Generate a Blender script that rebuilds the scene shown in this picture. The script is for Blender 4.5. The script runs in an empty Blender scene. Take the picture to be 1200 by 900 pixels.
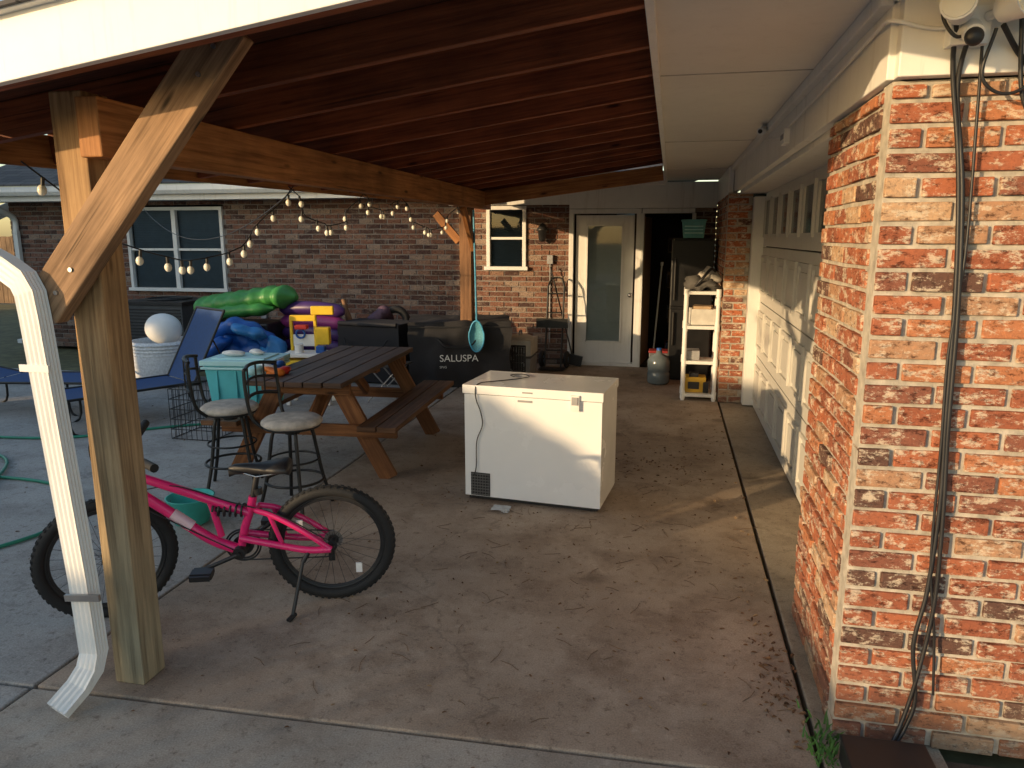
import bpy, math, random
from mathutils import Vector, Matrix, noise as mnoise
random.seed(7)
V=Vector
# ------------------------------------------------------------------ helpers
def new_mat(name):
    m=bpy.data.materials.new(name); m.use_nodes=True
    nt=m.node_tree; b=nt.nodes["Principled BSDF"]
    return m,nt,b
def link(nt,a,b): nt.links.new(a,b)
def N(nt,t,**k):
    n=nt.nodes.new(t)
    for a,b in k.items(): setattr(n,a,b)
    return n
def ramp(nt,stops,interp='LINEAR'):
    r=N(nt,"ShaderNodeValToRGB"); cr=r.color_ramp; cr.interpolation=interp
    while len(cr.elements)<len(stops): cr.elements.new(.5)
    for e,(p,c) in zip(cr.elements,stops):
        e.position=p; e.color=(c[0],c[1],c[2],1)
    return r
def noise(nt,vec,scale,detail=4,rough=.55):
    n=N(nt,"ShaderNodeTexNoise"); n.inputs["Scale"].default_value=scale
    n.inputs["Detail"].default_value=detail; n.inputs["Roughness"].default_value=rough
    link(nt,vec,n.inputs["Vector"]); return n
def mixc(nt,fac,a,b,mode='MIX'):
    m=N(nt,"ShaderNodeMix",data_type='RGBA',blend_type=mode)
    for s,v in ((0,fac),(6,a),(7,b)):
        if hasattr(v,"links"): link(nt,v,m.inputs[s])
        elif s==0: m.inputs[s].default_value=v
        else: m.inputs[s].default_value=(v[0],v[1],v[2],1)
    return m.outputs[2]
def bump(nt,b,h,strength=.3,dist=.01):
    bp=N(nt,"ShaderNodeBump"); bp.inputs["Strength"].default_value=strength
    bp.inputs["Distance"].default_value=dist
    link(nt,h,bp.inputs["Height"]); link(nt,bp.outputs[0],b.inputs["Normal"])
def M(name,col,rough=.5,var=.18,scale=9,metal=0,bmp=.05,spec=.5,coat=0):
    m,nt,b=new_mat(name)
    tc=N(nt,"ShaderNodeTexCoord"); n=noise(nt,tc.outputs["Object"],scale,6)
    lo=[c*(1-var) for c in col]; hi=[min(1,c*(1+var)) for c in col]
    r=ramp(nt,[(.3,lo),(.7,hi)]); link(nt,n.outputs[0],r.inputs[0]); link(nt,r.outputs[0],b.inputs["Base Color"])
    rr=N(nt,"ShaderNodeMapRange"); rr.inputs[3].default_value=max(0,rough-.1); rr.inputs[4].default_value=min(1,rough+.12)
    link(nt,n.outputs[0],rr.inputs[0]); link(nt,rr.outputs[0],b.inputs["Roughness"])
    b.inputs["Metallic"].default_value=metal; b.inputs["Specular IOR Level"].default_value=spec
    b.inputs["Coat Weight"].default_value=coat
    if bmp: 
        n2=noise(nt,tc.outputs["Object"],scale*8,4); bump(nt,b,n2.outputs[0],bmp,.005)
    return m
def painted(name,col,dirt=(.30,.25,.19),rough=.5,amt=.35):
    """old exterior paint: fine dirt, vertical run marks, slight unevenness"""
    m,nt,b=new_mat(name); tc=N(nt,"ShaderNodeTexCoord")
    n=noise(nt,tc.outputs["Object"],2.2,8,.7); r=ramp(nt,[(.3,[c*.9 for c in col]),(.7,col)]); link(nt,n.outputs[0],r.inputs[0])
    mp=N(nt,"ShaderNodeMapping"); mp.inputs["Scale"].default_value=(14,14,1.2); link(nt,tc.outputs["Object"],mp.inputs[0])
    n2=noise(nt,mp.outputs[0],1,7,.7); r2=ramp(nt,[(.54,(0,0,0)),(.75,(amt,)*3)]); link(nt,n2.outputs[0],r2.inputs[0])
    c=mixc(nt,r2.outputs[0],r.outputs[0],dirt); link(nt,c,b.inputs["Base Color"])
    b.inputs["Roughness"].default_value=rough; n3=noise(nt,tc.outputs["Object"],45,4); bump(nt,b,n3.outputs[0],.08,.004)
    return m
def wood(name,c1,c2,rough=.7,bot=None):
    m,nt,b=new_mat(name)
    uv=N(nt,"ShaderNodeUVMap"); mp=N(nt,"ShaderNodeMapping"); mp.inputs["Scale"].default_value=(1.1,26,1)
    link(nt,uv.outputs[0],mp.inputs[0])
    n=noise(nt,mp.outputs[0],1.6,7,.65)
    r=ramp(nt,[(.32,c1),(.62,c2)]); link(nt,n.outputs[0],r.inputs[0])
    tc=N(nt,"ShaderNodeTexCoord"); n2=noise(nt,tc.outputs["Object"],2.3,5)
    r2=ramp(nt,[(.3,(.58,.56,.56)),(.7,(1.15,1.1,1.05))]); link(nt,n2.outputs[0],r2.inputs[0])
    c=mixc(nt,1.0,r.outputs[0],r2.outputs[0],'MULTIPLY')
    mp2=N(nt,"ShaderNodeMapping"); mp2.inputs["Scale"].default_value=(2.2,9,1); link(nt,uv.outputs[0],mp2.inputs[0])
    vo=N(nt,"ShaderNodeTexVoronoi"); vo.inputs["Scale"].default_value=1.0; link(nt,mp2.outputs[0],vo.inputs["Vector"])
    r3=ramp(nt,[(.05,(1,1,1)),(.13,(0,0,0))]); link(nt,vo.outputs["Distance"],r3.inputs[0])
    c=mixc(nt,r3.outputs[0],c,[x*.35 for x in c1])
    # drying checks
    mp3=N(nt,"ShaderNodeMapping"); mp3.inputs["Scale"].default_value=(1.3,60,1); link(nt,uv.outputs[0],mp3.inputs[0])
    n4=noise(nt,mp3.outputs[0],1.0,3,.5); r5=ramp(nt,[(.30,(.3,.3,.3)),(.345,(1,1,1))]); link(nt,n4.outputs[0],r5.inputs[0])
    c=mixc(nt,.8,c,r5.outputs[0],'MULTIPLY')
    if bot:
        g=N(nt,"ShaderNodeNewGeometry"); sp=N(nt,"ShaderNodeSeparateXYZ"); link(nt,g.outputs["Position"],sp.inputs[0])
        mr=N(nt,"ShaderNodeMapRange"); mr.inputs[1].default_value=.2; mr.inputs[2].default_value=1.5; mr.inputs[3].default_value=.85; mr.inputs[4].default_value=0
        link(nt,sp.outputs[2],mr.inputs[0])
        rb=ramp(nt,[(.3,[x*.35 for x in bot]),(.65,bot)]); link(nt,n.outputs[0],rb.inputs[0])
        c=mixc(nt,mr.outputs[0],c,rb.outputs[0])
    link(nt,c,b.inputs["Base Color"]); b.inputs["Roughness"].default_value=rough
    b.inputs["Specular IOR Level"].default_value=.25
    bump(nt,b,n.outputs[0],.45,.006)
    return m
def brickmat(name,stops,splotch,amt=.5,t0=.53,dirt=True):
    m,nt,b=new_mat(name)
    g=N(nt,"ShaderNodeNewGeometry"); r=ramp(nt,stops,'CONSTANT'); link(nt,g.outputs["Random Per Island"],r.inputs[0])
    tc=N(nt,"ShaderNodeTexCoord")
    mp=N(nt,"ShaderNodeMapping"); mp.inputs["Scale"].default_value=(1,1,2.0); link(nt,tc.outputs["Object"],mp.inputs[0])
    n=noise(nt,mp.outputs[0],13,10,.8)
    rs=ramp(nt,[(t0,(0,0,0)),(t0+.05,(amt,)*3)]); link(nt,n.outputs[0],rs.inputs[0])
    c=mixc(nt,rs.outputs[0],r.outputs[0],splotch)
    n3=noise(nt,mp.outputs[0],31,7,.75); r3=ramp(nt,[(.37,(.30,.25,.24)),(.47,(1,1,1)),(.72,(1.25,1.15,1.05))]); link(nt,n3.outputs[0],r3.inputs[0])
    c=mixc(nt,1,c,r3.outputs[0],'MULTIPLY')
    if dirt:
        sp=N(nt,"ShaderNodeSeparateXYZ"); link(nt,g.outputs["Position"],sp.inputs[0])
        mr=N(nt,"ShaderNodeMapRange"); mr.inputs[1].default_value=0; mr.inputs[2].default_value=.35; mr.inputs[3].default_value=.55; mr.inputs[4].default_value=0
        link(nt,sp.outputs[2],mr.inputs[0]); c=mixc(nt,mr.outputs[0],c,(.13,.10,.08))
    link(nt,c,b.inputs["Base Color"]); b.inputs["Roughness"].default_value=.9; b.inputs["Specular IOR Level"].default_value=.2
    n2=noise(nt,tc.outputs["Object"],55,7,.75); bump(nt,b,n2.outputs[0],.85,.010)
    return m
def concrete(name,c1,c2,stain,st=.5,bmp=.25,seedoff=0):
    m,nt,b=new_mat(name)
    g=N(nt,"ShaderNodeNewGeometry"); P=g.outputs["Position"]
    mp=N(nt,"ShaderNodeMapping"); mp.inputs["Location"].default_value=(seedoff,seedoff*.7,0); link(nt,P,mp.inputs[0]); P=mp.outputs[0]
    n=noise(nt,P,.9,10,.65); r=ramp(nt,[(.32,c1),(.66,c2)]); link(nt,n.outputs[0],r.inputs[0])
    n2=noise(nt,P,2.4,9,.72); rs=ramp(nt,[(.47,(0,0,0)),(.66,(st,)*3)]); link(nt,n2.outputs[0],rs.inputs[0])
    c=mixc(nt,rs.outputs[0],r.outputs[0],stain)
    # oily round spots
    nv=noise(nt,P,4,3); vs_=N(nt,"ShaderNodeVectorMath",operation='SCALE'); link(nt,nv.outputs["Color"],vs_.inputs[0]); vs_.inputs["Scale"].default_value=.25
    vd=N(nt,"ShaderNodeVectorMath",operation='ADD'); link(nt,P,vd.inputs[0]); link(nt,vs_.outputs[0],vd.inputs[1])
    v2=N(nt,"ShaderNodeTexVoronoi"); v2.inputs["Scale"].default_value=1.5; link(nt,vd.outputs[0],v2.inputs["Vector"])
    r7=ramp(nt,[(.05,(.55,.55,.55)),(.16,(0,0,0))]); link(nt,v2.outputs["Distance"],r7.inputs[0])
    c=mixc(nt,r7.outputs[0],c,[x*.6 for x in stain])
    n3=noise(nt,P,150,3,.6); r3=ramp(nt,[(.3,(.74,.74,.74)),(.7,(1.18,1.18,1.18))]); link(nt,n3.outputs[0],r3.inputs[0])
    c=mixc(nt,1,c,r3.outputs[0],'MULTIPLY')
    n5=noise(nt,P,22,7,.78); r5=ramp(nt,[(.35,(.5,.46,.43)),(.45,(1,1,1))]); link(nt,n5.outputs[0],r5.inputs[0])
    c=mixc(nt,.8,c,r5.outputs[0],'MULTIPLY')
    n6=noise(nt,P,6.5,8,.8); r6=ramp(nt,[(.58,(0,0,0)),(.68,(.35,.35,.35))]); link(nt,n6.outputs[0],r6.inputs[0])
    c=mixc(nt,r6.outputs[0],c,[min(1,x*1.3) for x in c2])
    nw=noise(nt,P,1.7,5); va=N(nt,"ShaderNodeVectorMath",operation='SCALE'); link(nt,nw.outputs["Color"],va.inputs[0]); va.inputs["Scale"].default_value=.9
    vb=N(nt,"ShaderNodeVectorMath",operation='ADD'); link(nt,P,vb.inputs[0]); link(nt,va.outputs[0],vb.inputs[1])
    vo=N(nt,"ShaderNodeTexVoronoi",feature='DISTANCE_TO_EDGE'); vo.inputs["Scale"].default_value=.33; link(nt,vb.outputs[0],vo.inputs["Vector"])
    r4=ramp(nt,[(.0,(.3,.3,.3)),(.0022,(0,0,0))]); link(nt,vo.outputs["Distance"],r4.inputs[0])
    c=mixc(nt,r4.outputs[0],c,(.06,.045,.035))
    link(nt,c,b.inputs["Base Color"]); b.inputs["Roughness"].default_value=.85; b.inputs["Specular IOR Level"].default_value=.3
    bump(nt,b,n3.outputs[0],bmp,.004)
    return m

class MB:
    def __init__(s): s.v=[];s.f=[];s.m=[];s.uv=[];s.sm=[];s.X=None
    def add(s,vs,fs,mat=0,uvs=None,smooth=False):
        o=len(s.v)
        for p in vs:
            p=V(p); s.v.append(tuple(s.X@p) if s.X else tuple(p))
        for i,f in enumerate(fs):
            s.f.append([o+k for k in f]); s.m.append(mat); s.sm.append(smooth)
            s.uv.append(uvs[i] if uvs else [(vs[k][0],vs[k][2]) for k in f])
    def box(s,c,sz,mat=0,R=None,taper=None):
        c=V(c); hx,hy,hz=[a/2 for a in sz]; R=R or Matrix.Identity(3)
        L=[]
        for z in (-hz,hz):
            k=taper if (taper and z<0) else 1
            for x,y in ((-hx,-hy),(hx,-hy),(hx,hy),(-hx,hy)): L.append(V((x*k,y*k,z)))
        vs=[c+R@p for p in L]
        fs=[(3,2,1,0),(4,5,6,7),(0,1,5,4),(1,2,6,5),(2,3,7,6),(3,0,4,7)]
        pl=[(0,1),(0,1),(0,2),(1,2),(0,2),(1,2)]
        ou,ov=random.uniform(0,40),random.uniform(0,40); uvs=[]
        for f,(a,b2) in zip(fs,pl):
            if sz[b2]>sz[a]: a,b2=b2,a
            uvs.append([(L[k][a]+ou,L[k][b2]+ov) for k in f])
        s.add(vs,fs,mat,uvs)
    def beam(s,p0,p1,w,h,mat=0,roll=0):
        p0=V(p0);p1=V(p1); d=p1-p0; L=d.length; x=d.normalized()
        up=V((0,0,1)) if abs(x.z)<.98 else V((0,1,0))
        y=up.cross(x).normalized(); z=x.cross(y)
        R=Matrix((x,y,z)).transposed()
        if roll: R=R@Matrix.Rotation(roll,3,'X')
        s.box((p0+p1)/2,(L,w,h),mat,R)
    def tube(s,pts,r,mat=0,seg=8,closed=False,smooth=True,cap=True,flat=1):
        pts=[V(p) for p in pts]; n=len(pts)
        rs=r if isinstance(r,(list,tuple)) else [r]*n
        vs=[];fs=[]; prev=None
        for i,p in enumerate(pts):
            if closed: t=pts[(i+1)%n]-pts[i-1]
            else: t=pts[min(i+1,n-1)]-pts[max(i-1,0)]
            t.normalize()
            if prev is None:
                a=V((0,0,1)) if abs(t.z)<.9 else V((1,0,0))
                u=a.cross(t).normalized()
            else:
                u=(prev-t*prev.dot(t)).normalized()
            prev=u; w=t.cross(u)
            for k in range(seg):
                a=2*math.pi*k/seg; vs.append(p+(u*math.cos(a)+w*math.sin(a)*flat)*rs[i])
        for i in range(n if closed else n-1):
            j=(i+1)%n
            for k in range(seg):
                k2=(k+1)%seg; fs.append((i*seg+k,i*seg+k2,j*seg+k2,j*seg+k))
        s.add(vs,fs,mat,None,smooth)
        if cap and not closed:
            s.add(vs[:seg],[tuple(reversed(range(seg)))],mat); s.add(vs[-seg:],[tuple(range(seg))],mat)
    def ell(s,c,rad,mat=0,seg=16,rings=10,R=None,lump=0,ls=3):
        c=V(c);R=R or Matrix.Identity(3); vs=[];fs=[]
        for i in range(rings+1):
            a=math.pi*i/rings
            for k in range(seg):
                b=2*math.pi*k/seg
                p=V((rad[0]*math.sin(a)*math.cos(b),rad[1]*math.sin(a)*math.sin(b),rad[2]*math.cos(a)))
                if lump: p*=1+lump*mnoise.noise((c+p)*ls)
                vs.append(c+R@p)
        for i in range(rings):
            for k in range(seg):
                k2=(k+1)%seg; fs.append((i*seg+k,(i+1)*seg+k,(i+1)*seg+k2,i*seg+k2))
        s.add(vs,fs,mat,None,True)
    def lathe(s,c,prof,mat=0,seg=20,smooth=True):
        c=V(c);vs=[];fs=[]
        for r,z in prof:
            for k in range(seg):
                a=2*math.pi*k/seg; vs.append(c+V((r*math.cos(a),r*math.sin(a),z)))
        for i in range(len(prof)-1):
            for k in range(seg):
                k2=(k+1)%seg; fs.append((i*seg+k,i*seg+k2,(i+1)*seg+k2,(i+1)*seg+k))
        s.add(vs,fs,mat,None,smooth)
    def ring(s,c,rad,r,axis=(0,0,1),mat=0,n=32,seg=8):
        a=V(axis).normalized(); t=V((1,0,0)) if abs(a.x)<.9 else V((0,1,0))
        u=a.cross(t).normalized(); w=a.cross(u)
        s.tube([V(c)+(u*math.cos(2*math.pi*i/n)+w*math.sin(2*math.pi*i/n))*rad for i in range(n)],r,mat,seg,True)
    def make(s,name,mats,parent=None,bevel=0):
        me=bpy.data.meshes.new(name); me.from_pydata(s.v,[],s.f)
        for m in mats: me.materials.append(m)
        me.polygons.foreach_set("material_index",s.m); me.polygons.foreach_set("use_smooth",s.sm)
        uvl=me.uv_layers.new(name="UVMap"); flat=[]
        for u in s.uv:
            for a in u: flat.extend((a[0],a[1]))
        uvl.data.foreach_set("uv",flat); me.update()
        o=bpy.data.objects.new(name,me); bpy.context.scene.collection.objects.link(o)
        if parent: o.parent=parent
        if bevel:
            b=o.modifiers.new("bevel","BEVEL"); b.width=bevel; b.segments=2; b.limit_method='ANGLE'; b.angle_limit=math.radians(50)
        return o
def empty(name):
    e=bpy.data.objects.new(name,None); bpy.context.scene.collection.objects.link(e); e.empty_display_size=.2; return e
def curve(pts,n=8):
    pts=[V(p) for p in pts]; out=[]
    P=[pts[0]*2-pts[1]]+pts+[pts[-1]*2-pts[-2]]
    for i in range(1,len(P)-2):
        for k in range(n):
            t=k/n; a,b,c,d=P[i-1],P[i],P[i+1],P[i+2]
            out.append(.5*((2*b)+(c-a)*t+(2*a-5*b+4*c-d)*t*t+(3*b-a-3*c+d)*t**3))
    out.append(pts[-1]); return out
def rz(a): return Matrix.Rotation(a,3,'Z')

def brick_wall(name,org,udir,nrm,L,Ht,openings,bm,mm,parent,bl=.2,bh=.058,mo=.014,z0=0,jit=.005):
    """bricks laid individually in running bond"""
    org=V(org);u=V(udir).normalized();n=V(nrm).normalized(); b=MB(); mb=MB(); R=Matrix((u,-n,V((0,0,1)))).transposed()
    rows=int(math.ceil(Ht/(bh+mo)))
    for r in range(rows):
        za=z0+r*(bh+mo); zb=min(za+bh+mo,z0+Ht); 
        if zb-za<.02: continue
        iv=[(0,L)]
        for (a,c,ya,yb) in openings:
            if zb-.01>ya and za+.01<yb:
                nv=[]
                for (p,q) in iv:
                    if c<=p or a>=q: nv.append((p,q))
                    else:
                        if a>p: nv.append((p,a))
                        if c<q: nv.append((c,q))
                iv=nv
        off=0 if r%2 else (bl+mo)/2
        for (p,q) in iv:
            cen=org+u*((p+q)/2)-n*.059+V((0,0,(za+zb)/2)); mb.box(cen,(q-p,.10,zb-za),0,R)
            k=math.floor((p-off)/(bl+mo))
            while True:
                a=off+k*(bl+mo); c=a+bl; k+=1
                if a>q: break
                a2=max(a,p); c2=min(c,q)
                if c2-a2<.03: continue
                pr=random.uniform(0,jit)
                cen=org+u*((a2+c2)/2)-n*(.045-pr)+V((0,0,(za+zb-mo)/2+random.uniform(-.002,.002)))
                b.box(cen,(c2-a2-random.uniform(0,.007),.09,zb-za-mo-random.uniform(-.002,.004)),0,R@Matrix.Rotation(random.uniform(-.012,.012),3,'Y'))
    b.make(name+"_bricks",[bm],parent,.004 if 'pier' in name else 0); mb.make(name+"_mortar",[mm],parent)

# ------------------------------------------------------------------ materials
white=painted("white_paint",(.80,.79,.76))
cream=painted("cream_paint",(.74,.72,.67),amt=.15)
gutterw=painted("gutter_white_metal",(.82,.82,.80),rough=.35,amt=.3)
garagew=painted("garage_door_paint",(.60,.58,.53),rough=.45,amt=.3)
appl=M("appliance_white_enamel",(.84,.85,.86),.25,.025,3,bmp=.01,coat=.3)
plasw=M("white_plastic",(.78,.78,.76),.45,.05)
black=M("black_plastic",(.018,.018,.02),.45,.2)
blackm=M("black_metal",(.02,.02,.02),.38,.2,metal=.3)
rubber=M("rubber",(.014,.014,.015),.72,.2,30,bmp=.2)
grey=M("grey_metal",(.35,.35,.36),.35,.1,metal=.8)
greyp=M("grey_plastic",(.3,.3,.31),.5)
pink=M("pink_frame_paint",(.78,.02,.17),.28,.06,5,bmp=0,coat=.6)
silver=M("silver",(.6,.6,.62),.25,.05,metal=1)
yellow=M("yellow_plastic",(.80,.52,.02),.45,.08)
turq=M("turquoise_plastic",(.10,.50,.56),.4,.08)
turql=M("pale_turquoise_plastic",(.42,.72,.76),.4,.06)
green=M("green_vinyl",(.05,.25,.05),.45,.2)
blue=M("blue_vinyl",(.012,.09,.36),.4,.2)
navy=M("blue_mesh_fabric",(.025,.065,.18),.75,.15,40,bmp=.2)
purple=M("purple_vinyl",(.06,.022,.12),.4,.15)
red=M("red_plastic",(.5,.03,.02),.4)
orange=M("orange_plastic",(.7,.18,.02),.5)
hoseg=M("green_hose",(.02,.22,.14),.4,.1)
cushion=M("seat_cushion",(.52,.47,.41),.8,.25,20)
canvas=M("black_canvas",(.018,.018,.022),.8,.25,6,bmp=.35)
bulbm=M("bulb_glass",(.84,.82,.72),.2,.05)
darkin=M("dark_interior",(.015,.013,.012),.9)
roomm=M("dimmed_room_wall",(.045,.032,.025),.9)  # darkness of the unlit room is put into the wall colour
wicker=M("white_wicker",(.62,.64,.66),.7,.2,40,bmp=.5)
leafm=M("dry_leaf",(.17,.09,.045),.85,.4,15)
twigm=M("dry_twig",(.16,.10,.06),.85,.3)
grassm=M("weed_green",(.06,.16,.03),.7,.3)
postw=wood("weathered_post_wood",(.20,.11,.05),(.50,.32,.16),.75,bot=(.40,.36,.25))
bracew=wood("weathered_brace_wood",(.15,.09,.05),(.42,.27,.16),.8)
beamw=wood("header_wood",(.20,.08,.028),(.48,.225,.085),.65)
rearw=wood("rear_post_wood_dimmed",(.11,.055,.028),(.27,.15,.08),.7)  # wood tone darkened to stand for the weaker sunlight on this post
rafw=wood("rafter_wood",(.13,.034,.014),(.33,.10,.04),.6)
deckw=wood("deck_wood",(.065,.022,.012),(.16,.058,.030),.7)
tabw=wood("table_top_wood",(.05,.032,.024),(.14,.088,.066),.55)
tabl=wood("table_leg_wood",(.13,.052,.022),(.30,.135,.055),.65)
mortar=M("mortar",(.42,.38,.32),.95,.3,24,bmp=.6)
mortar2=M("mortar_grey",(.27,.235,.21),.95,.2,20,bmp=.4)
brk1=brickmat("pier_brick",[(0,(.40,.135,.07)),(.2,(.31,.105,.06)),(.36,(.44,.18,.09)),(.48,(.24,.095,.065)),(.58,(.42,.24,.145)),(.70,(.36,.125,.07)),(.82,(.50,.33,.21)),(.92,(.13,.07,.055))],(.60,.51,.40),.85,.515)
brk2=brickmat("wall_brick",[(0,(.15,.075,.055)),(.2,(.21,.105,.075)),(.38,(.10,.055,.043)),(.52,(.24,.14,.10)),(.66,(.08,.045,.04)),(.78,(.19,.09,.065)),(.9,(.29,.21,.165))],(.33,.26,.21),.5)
cA=concrete("carport_concrete",(.29,.215,.155),(.48,.39,.305),(.17,.115,.08),.65)
cB=concrete("driveway_concrete",(.32,.275,.225),(.47,.42,.355),(.20,.16,.125),.55,seedoff=5)
cC=concrete("patio_concrete",(.31,.295,.27),(.46,.44,.41),(.20,.18,.16),.55,seedoff=9)
cD=concrete("strip_concrete",(.28,.225,.17),(.42,.36,.28),(.15,.115,.085),.6,seedoff=14)
soil=M("soil",(.09,.065,.045),.95,.3,20,bmp=.5)
lawn=M("lawn",(.12,.115,.055),.95,.4,6,bmp=.6)
def shingle():
    m,nt,b=new_mat("shingles"); uv=N(nt,"ShaderNodeUVMap")
    br=N(nt,"ShaderNodeTexBrick"); br.inputs["Scale"].default_value=1; br.inputs["Brick Width"].default_value=.3; br.inputs["Row Height"].default_value=.14
    br.inputs["Mortar Size"].default_value=.006; br.inputs["Color1"].default_value=(.05,.05,.055,1); br.inputs["Color2"].default_value=(.10,.095,.095,1); br.inputs["Mortar"].default_value=(.015,.015,.015,1)
    link(nt,uv.outputs[0],br.inputs["Vector"]); link(nt,br.outputs[0],b.inputs["Base Color"]); b.inputs["Roughness"].default_value=.9
    return m
shing=shingle()
def glassm():
    m=bpy.data.materials.new("window_glass"); m.use_nodes=True; nt=m.node_tree; nt.nodes.clear()
    o=N(nt,"ShaderNodeOutputMaterial"); mx=N(nt,"ShaderNodeMixShader"); t=N(nt,"ShaderNodeBsdfTransparent"); g=N(nt,"ShaderNodeBsdfGlossy")
    t.inputs[0].default_value=(.7,.78,.82,1); g.inputs["Roughness"].default_value=.03; fr=N(nt,"ShaderNodeFresnel"); fr.inputs[0].default_value=1.7
    link(nt,fr.outputs[0],mx.inputs[0]); link(nt,t.outputs[0],mx.inputs[1]); link(nt,g.outputs[0],mx.inputs[2]); link(nt,mx.outputs[0],o.inputs[0]); return m
glass=glassm()
blind=M("window_blinds",(.13,.17,.21),.6,.1)
blindl=M("door_blinds",(.62,.61,.57),.6,.05)

# ------------------------------------------------------------------ ground
g=MB(); 
g.add([(-200,-200,-.06),(200,-200,-.06),(200,200,-.06),(-200,200,-.06)],[(0,1,2,3)],0); g.make("ground",[lawn])
def yj(x): return 2.205+.030*(x+2.18)
def slab(name,P,mat,top=0):
    b=MB(); vs=[(x,y,top-.1) for x,y in P]+[(x,y,top) for x,y in P]; b.add(vs,[(3,2,1,0),(4,5,6,7),(0,1,5,4),(1,2,6,5),(2,3,7,6),(3,0,4,7)]); return b.make(name,[mat],None,.008)
def rect(x0,x1,y0,y1): return [(x0,y0),(x1,y0),(x1,y1),(x0,y1)]
slab("carport_floor",[(-2.40,yj(-2.4)),(.560,yj(.56)),(.56,10.15),(-2.4,10.15)],cA)
slab("floor_strip",rect(.580,.99,2.0,10.15),cD,-.006)
slab("driveway",[(-2.40,-16),(.56,-16),(.56,yj(.56)-.016),(-2.4,yj(-2.4)-.016)],cB)
slab("driveway",[(-12,-16),(-2.418,-16),(-2.418,yj(-2.4)-.016),(-12,1.9)],cC,-.002)
slab("patio",[(-10.4,1.93),(-2.418,yj(-2.4)),(-2.418,8.3),(-10.4,8.3)],cC,-.002)
slab("driveway",rect(.580,8,-16,1.985),cB,-.004)
b=MB(); b.box((3.5,2.24,-.055),(5.0,.55,.05)); b.make("soil_bed",[soil])

# ------------------------------------------------------------------ house
H=empty("brick_house")
YW=10.2; XP=.635; YP=2.54
brick_wall("pier_front",(XP,YP,0),(1,0,0),(0,-1,0),5.5,2.21,[],brk1,mortar,H,jit=.010)
brick_wall("pier_side",(XP,3.44,0),(0,-1,0),(-1,0,0),3.44-YP-.09,2.21,[],brk1,mortar,H,jit=.010)
brick_wall("pier_return",(.78,3.44,0),(-1,0,0),(0,1,0),.14,2.21,[],brk1,mortar,H)
brick_wall("far_pier_face",(.56,8.1,0),(1,0,0),(0,-1,0),.24,2.2,[],brk1,mortar,H)
brick_wall("far_pier_side",(.56,10.2,0),(0,-1,0),(-1,0,0),2.0,2.2,[],brk1,mortar,H)
x0=-10.4
ops=[(-8.25-x0,-6.59-x0,.93,2.2),(-2.52-x0,-1.96-x0,1.30,2.17),(-1.36-x0,.30-x0,0,2.5)]
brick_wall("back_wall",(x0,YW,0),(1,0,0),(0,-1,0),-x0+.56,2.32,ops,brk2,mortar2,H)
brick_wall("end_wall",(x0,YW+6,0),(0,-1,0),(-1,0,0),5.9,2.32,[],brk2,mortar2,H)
s=MB(); s.box((3.8,9.3,1.25),(5.6,12.9,2.3)); s.box((-5.55,13.3,1.25),(9.6,5.5,2.3)); s.make("light_leak_fill",[darkin],H)  # solid boxes added inside the house to stop light leaking through gaps
def window(name,xa,xb,za,zb,y,ndiv,split=True):
    f=MB(); w=.05; d=.08
    f.box(((xa+xb)/2,y,zb-w/2),(xb-xa,d,w)); f.box(((xa+xb)/2,y-.01,za+w/2),(xb-xa+.06,d+.04,w))
    zc=(za+zb)/2
    for x in [xa+w/2,xb-w/2]: f.box((x,y,zc),(w,d,zb-za-2*w))
    for i in range(1,ndiv): f.box((xa+(xb-xa)*i/ndiv,y,zc),(.07,d-.01,zb-za-2*w))
    if split:
        for i in range(ndiv):
            a=xa+(xb-xa)*i/ndiv; c=xa+(xb-xa)*(i+1)/ndiv
            f.box(((a+c)/2,y+.005,zc),(c-a-.08,.05,.035))
    f.make(name+"_frame",[white],H,.003)
    gl=MB(); gl.add([(xa+w,y+.02,za+w),(xb-w,y+.02,za+w),(xb-w,y+.02,zb-w),(xa+w,y+.02,zb-w)],[(0,1,2,3)]); gl.make(name+"_glass",[glass],H)
    bl=MB(); z=za+w
    while z<zb-w:
        bl.box(((xa+xb)/2,y+.07,z),(xb-xa-2*w,.03,.004),0,Matrix.Rotation(math.radians(55),3,'X')); z+=.026
    bl.box(((xa+xb)/2,y+.14,zc),(xb-xa,.01,zb-za),1); bl.make(name+"_blinds",[blind,darkin],H)
window("left_window",-8.25,-6.59,.93,2.2,YW,2)
window("small_window",-2.52,-1.96,1.30,2.17,YW,1)
d=MB()
for x in (-1.33,-.43): d.box((x,YW-.01,1.03),(.06,.12,2.06))
d.box((-.88,YW-.01,2.09),(.96,.12,.06))
d.box((-.88,YW+.01,.02),(.84,.14,.04))
d.box((-1.20,YW+.02,1.04),(.14,.045,2.0)); d.box((-.56,YW+.02,1.04),(.14,.045,2.0))
d.box((-.88,YW+.02,.19),(.5,.045,.30)); d.box((-.88,YW+.02,1.97),(.5,.045,.14))
for x in (-1.12,-.64): d.box((x,YW-.008,1.12),(.025,.02,1.6))
for z in (.33,1.91): d.box((-.88,YW-.008,z),(.5,.02,.025))
z=.36
while z<1.89:
    d.box((-.88,YW+.030,z),(.47,.02,.003),1,Matrix.Rotation(math.radians(60),3,'X')); z+=.018
d.box((-.88,YW+.048,1.1),(.5,.004,1.6),1)
d.make("back_door",[white,blindl],H,.003)
gl=MB(); gl.add([(-1.12,YW+.012,.34),(-.64,YW+.012,.34),(-.64,YW+.012,1.9),(-1.12,YW+.012,1.9)],[(0,1,2,3)]); gl.make("back_door_glass",[glass],H)
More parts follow.
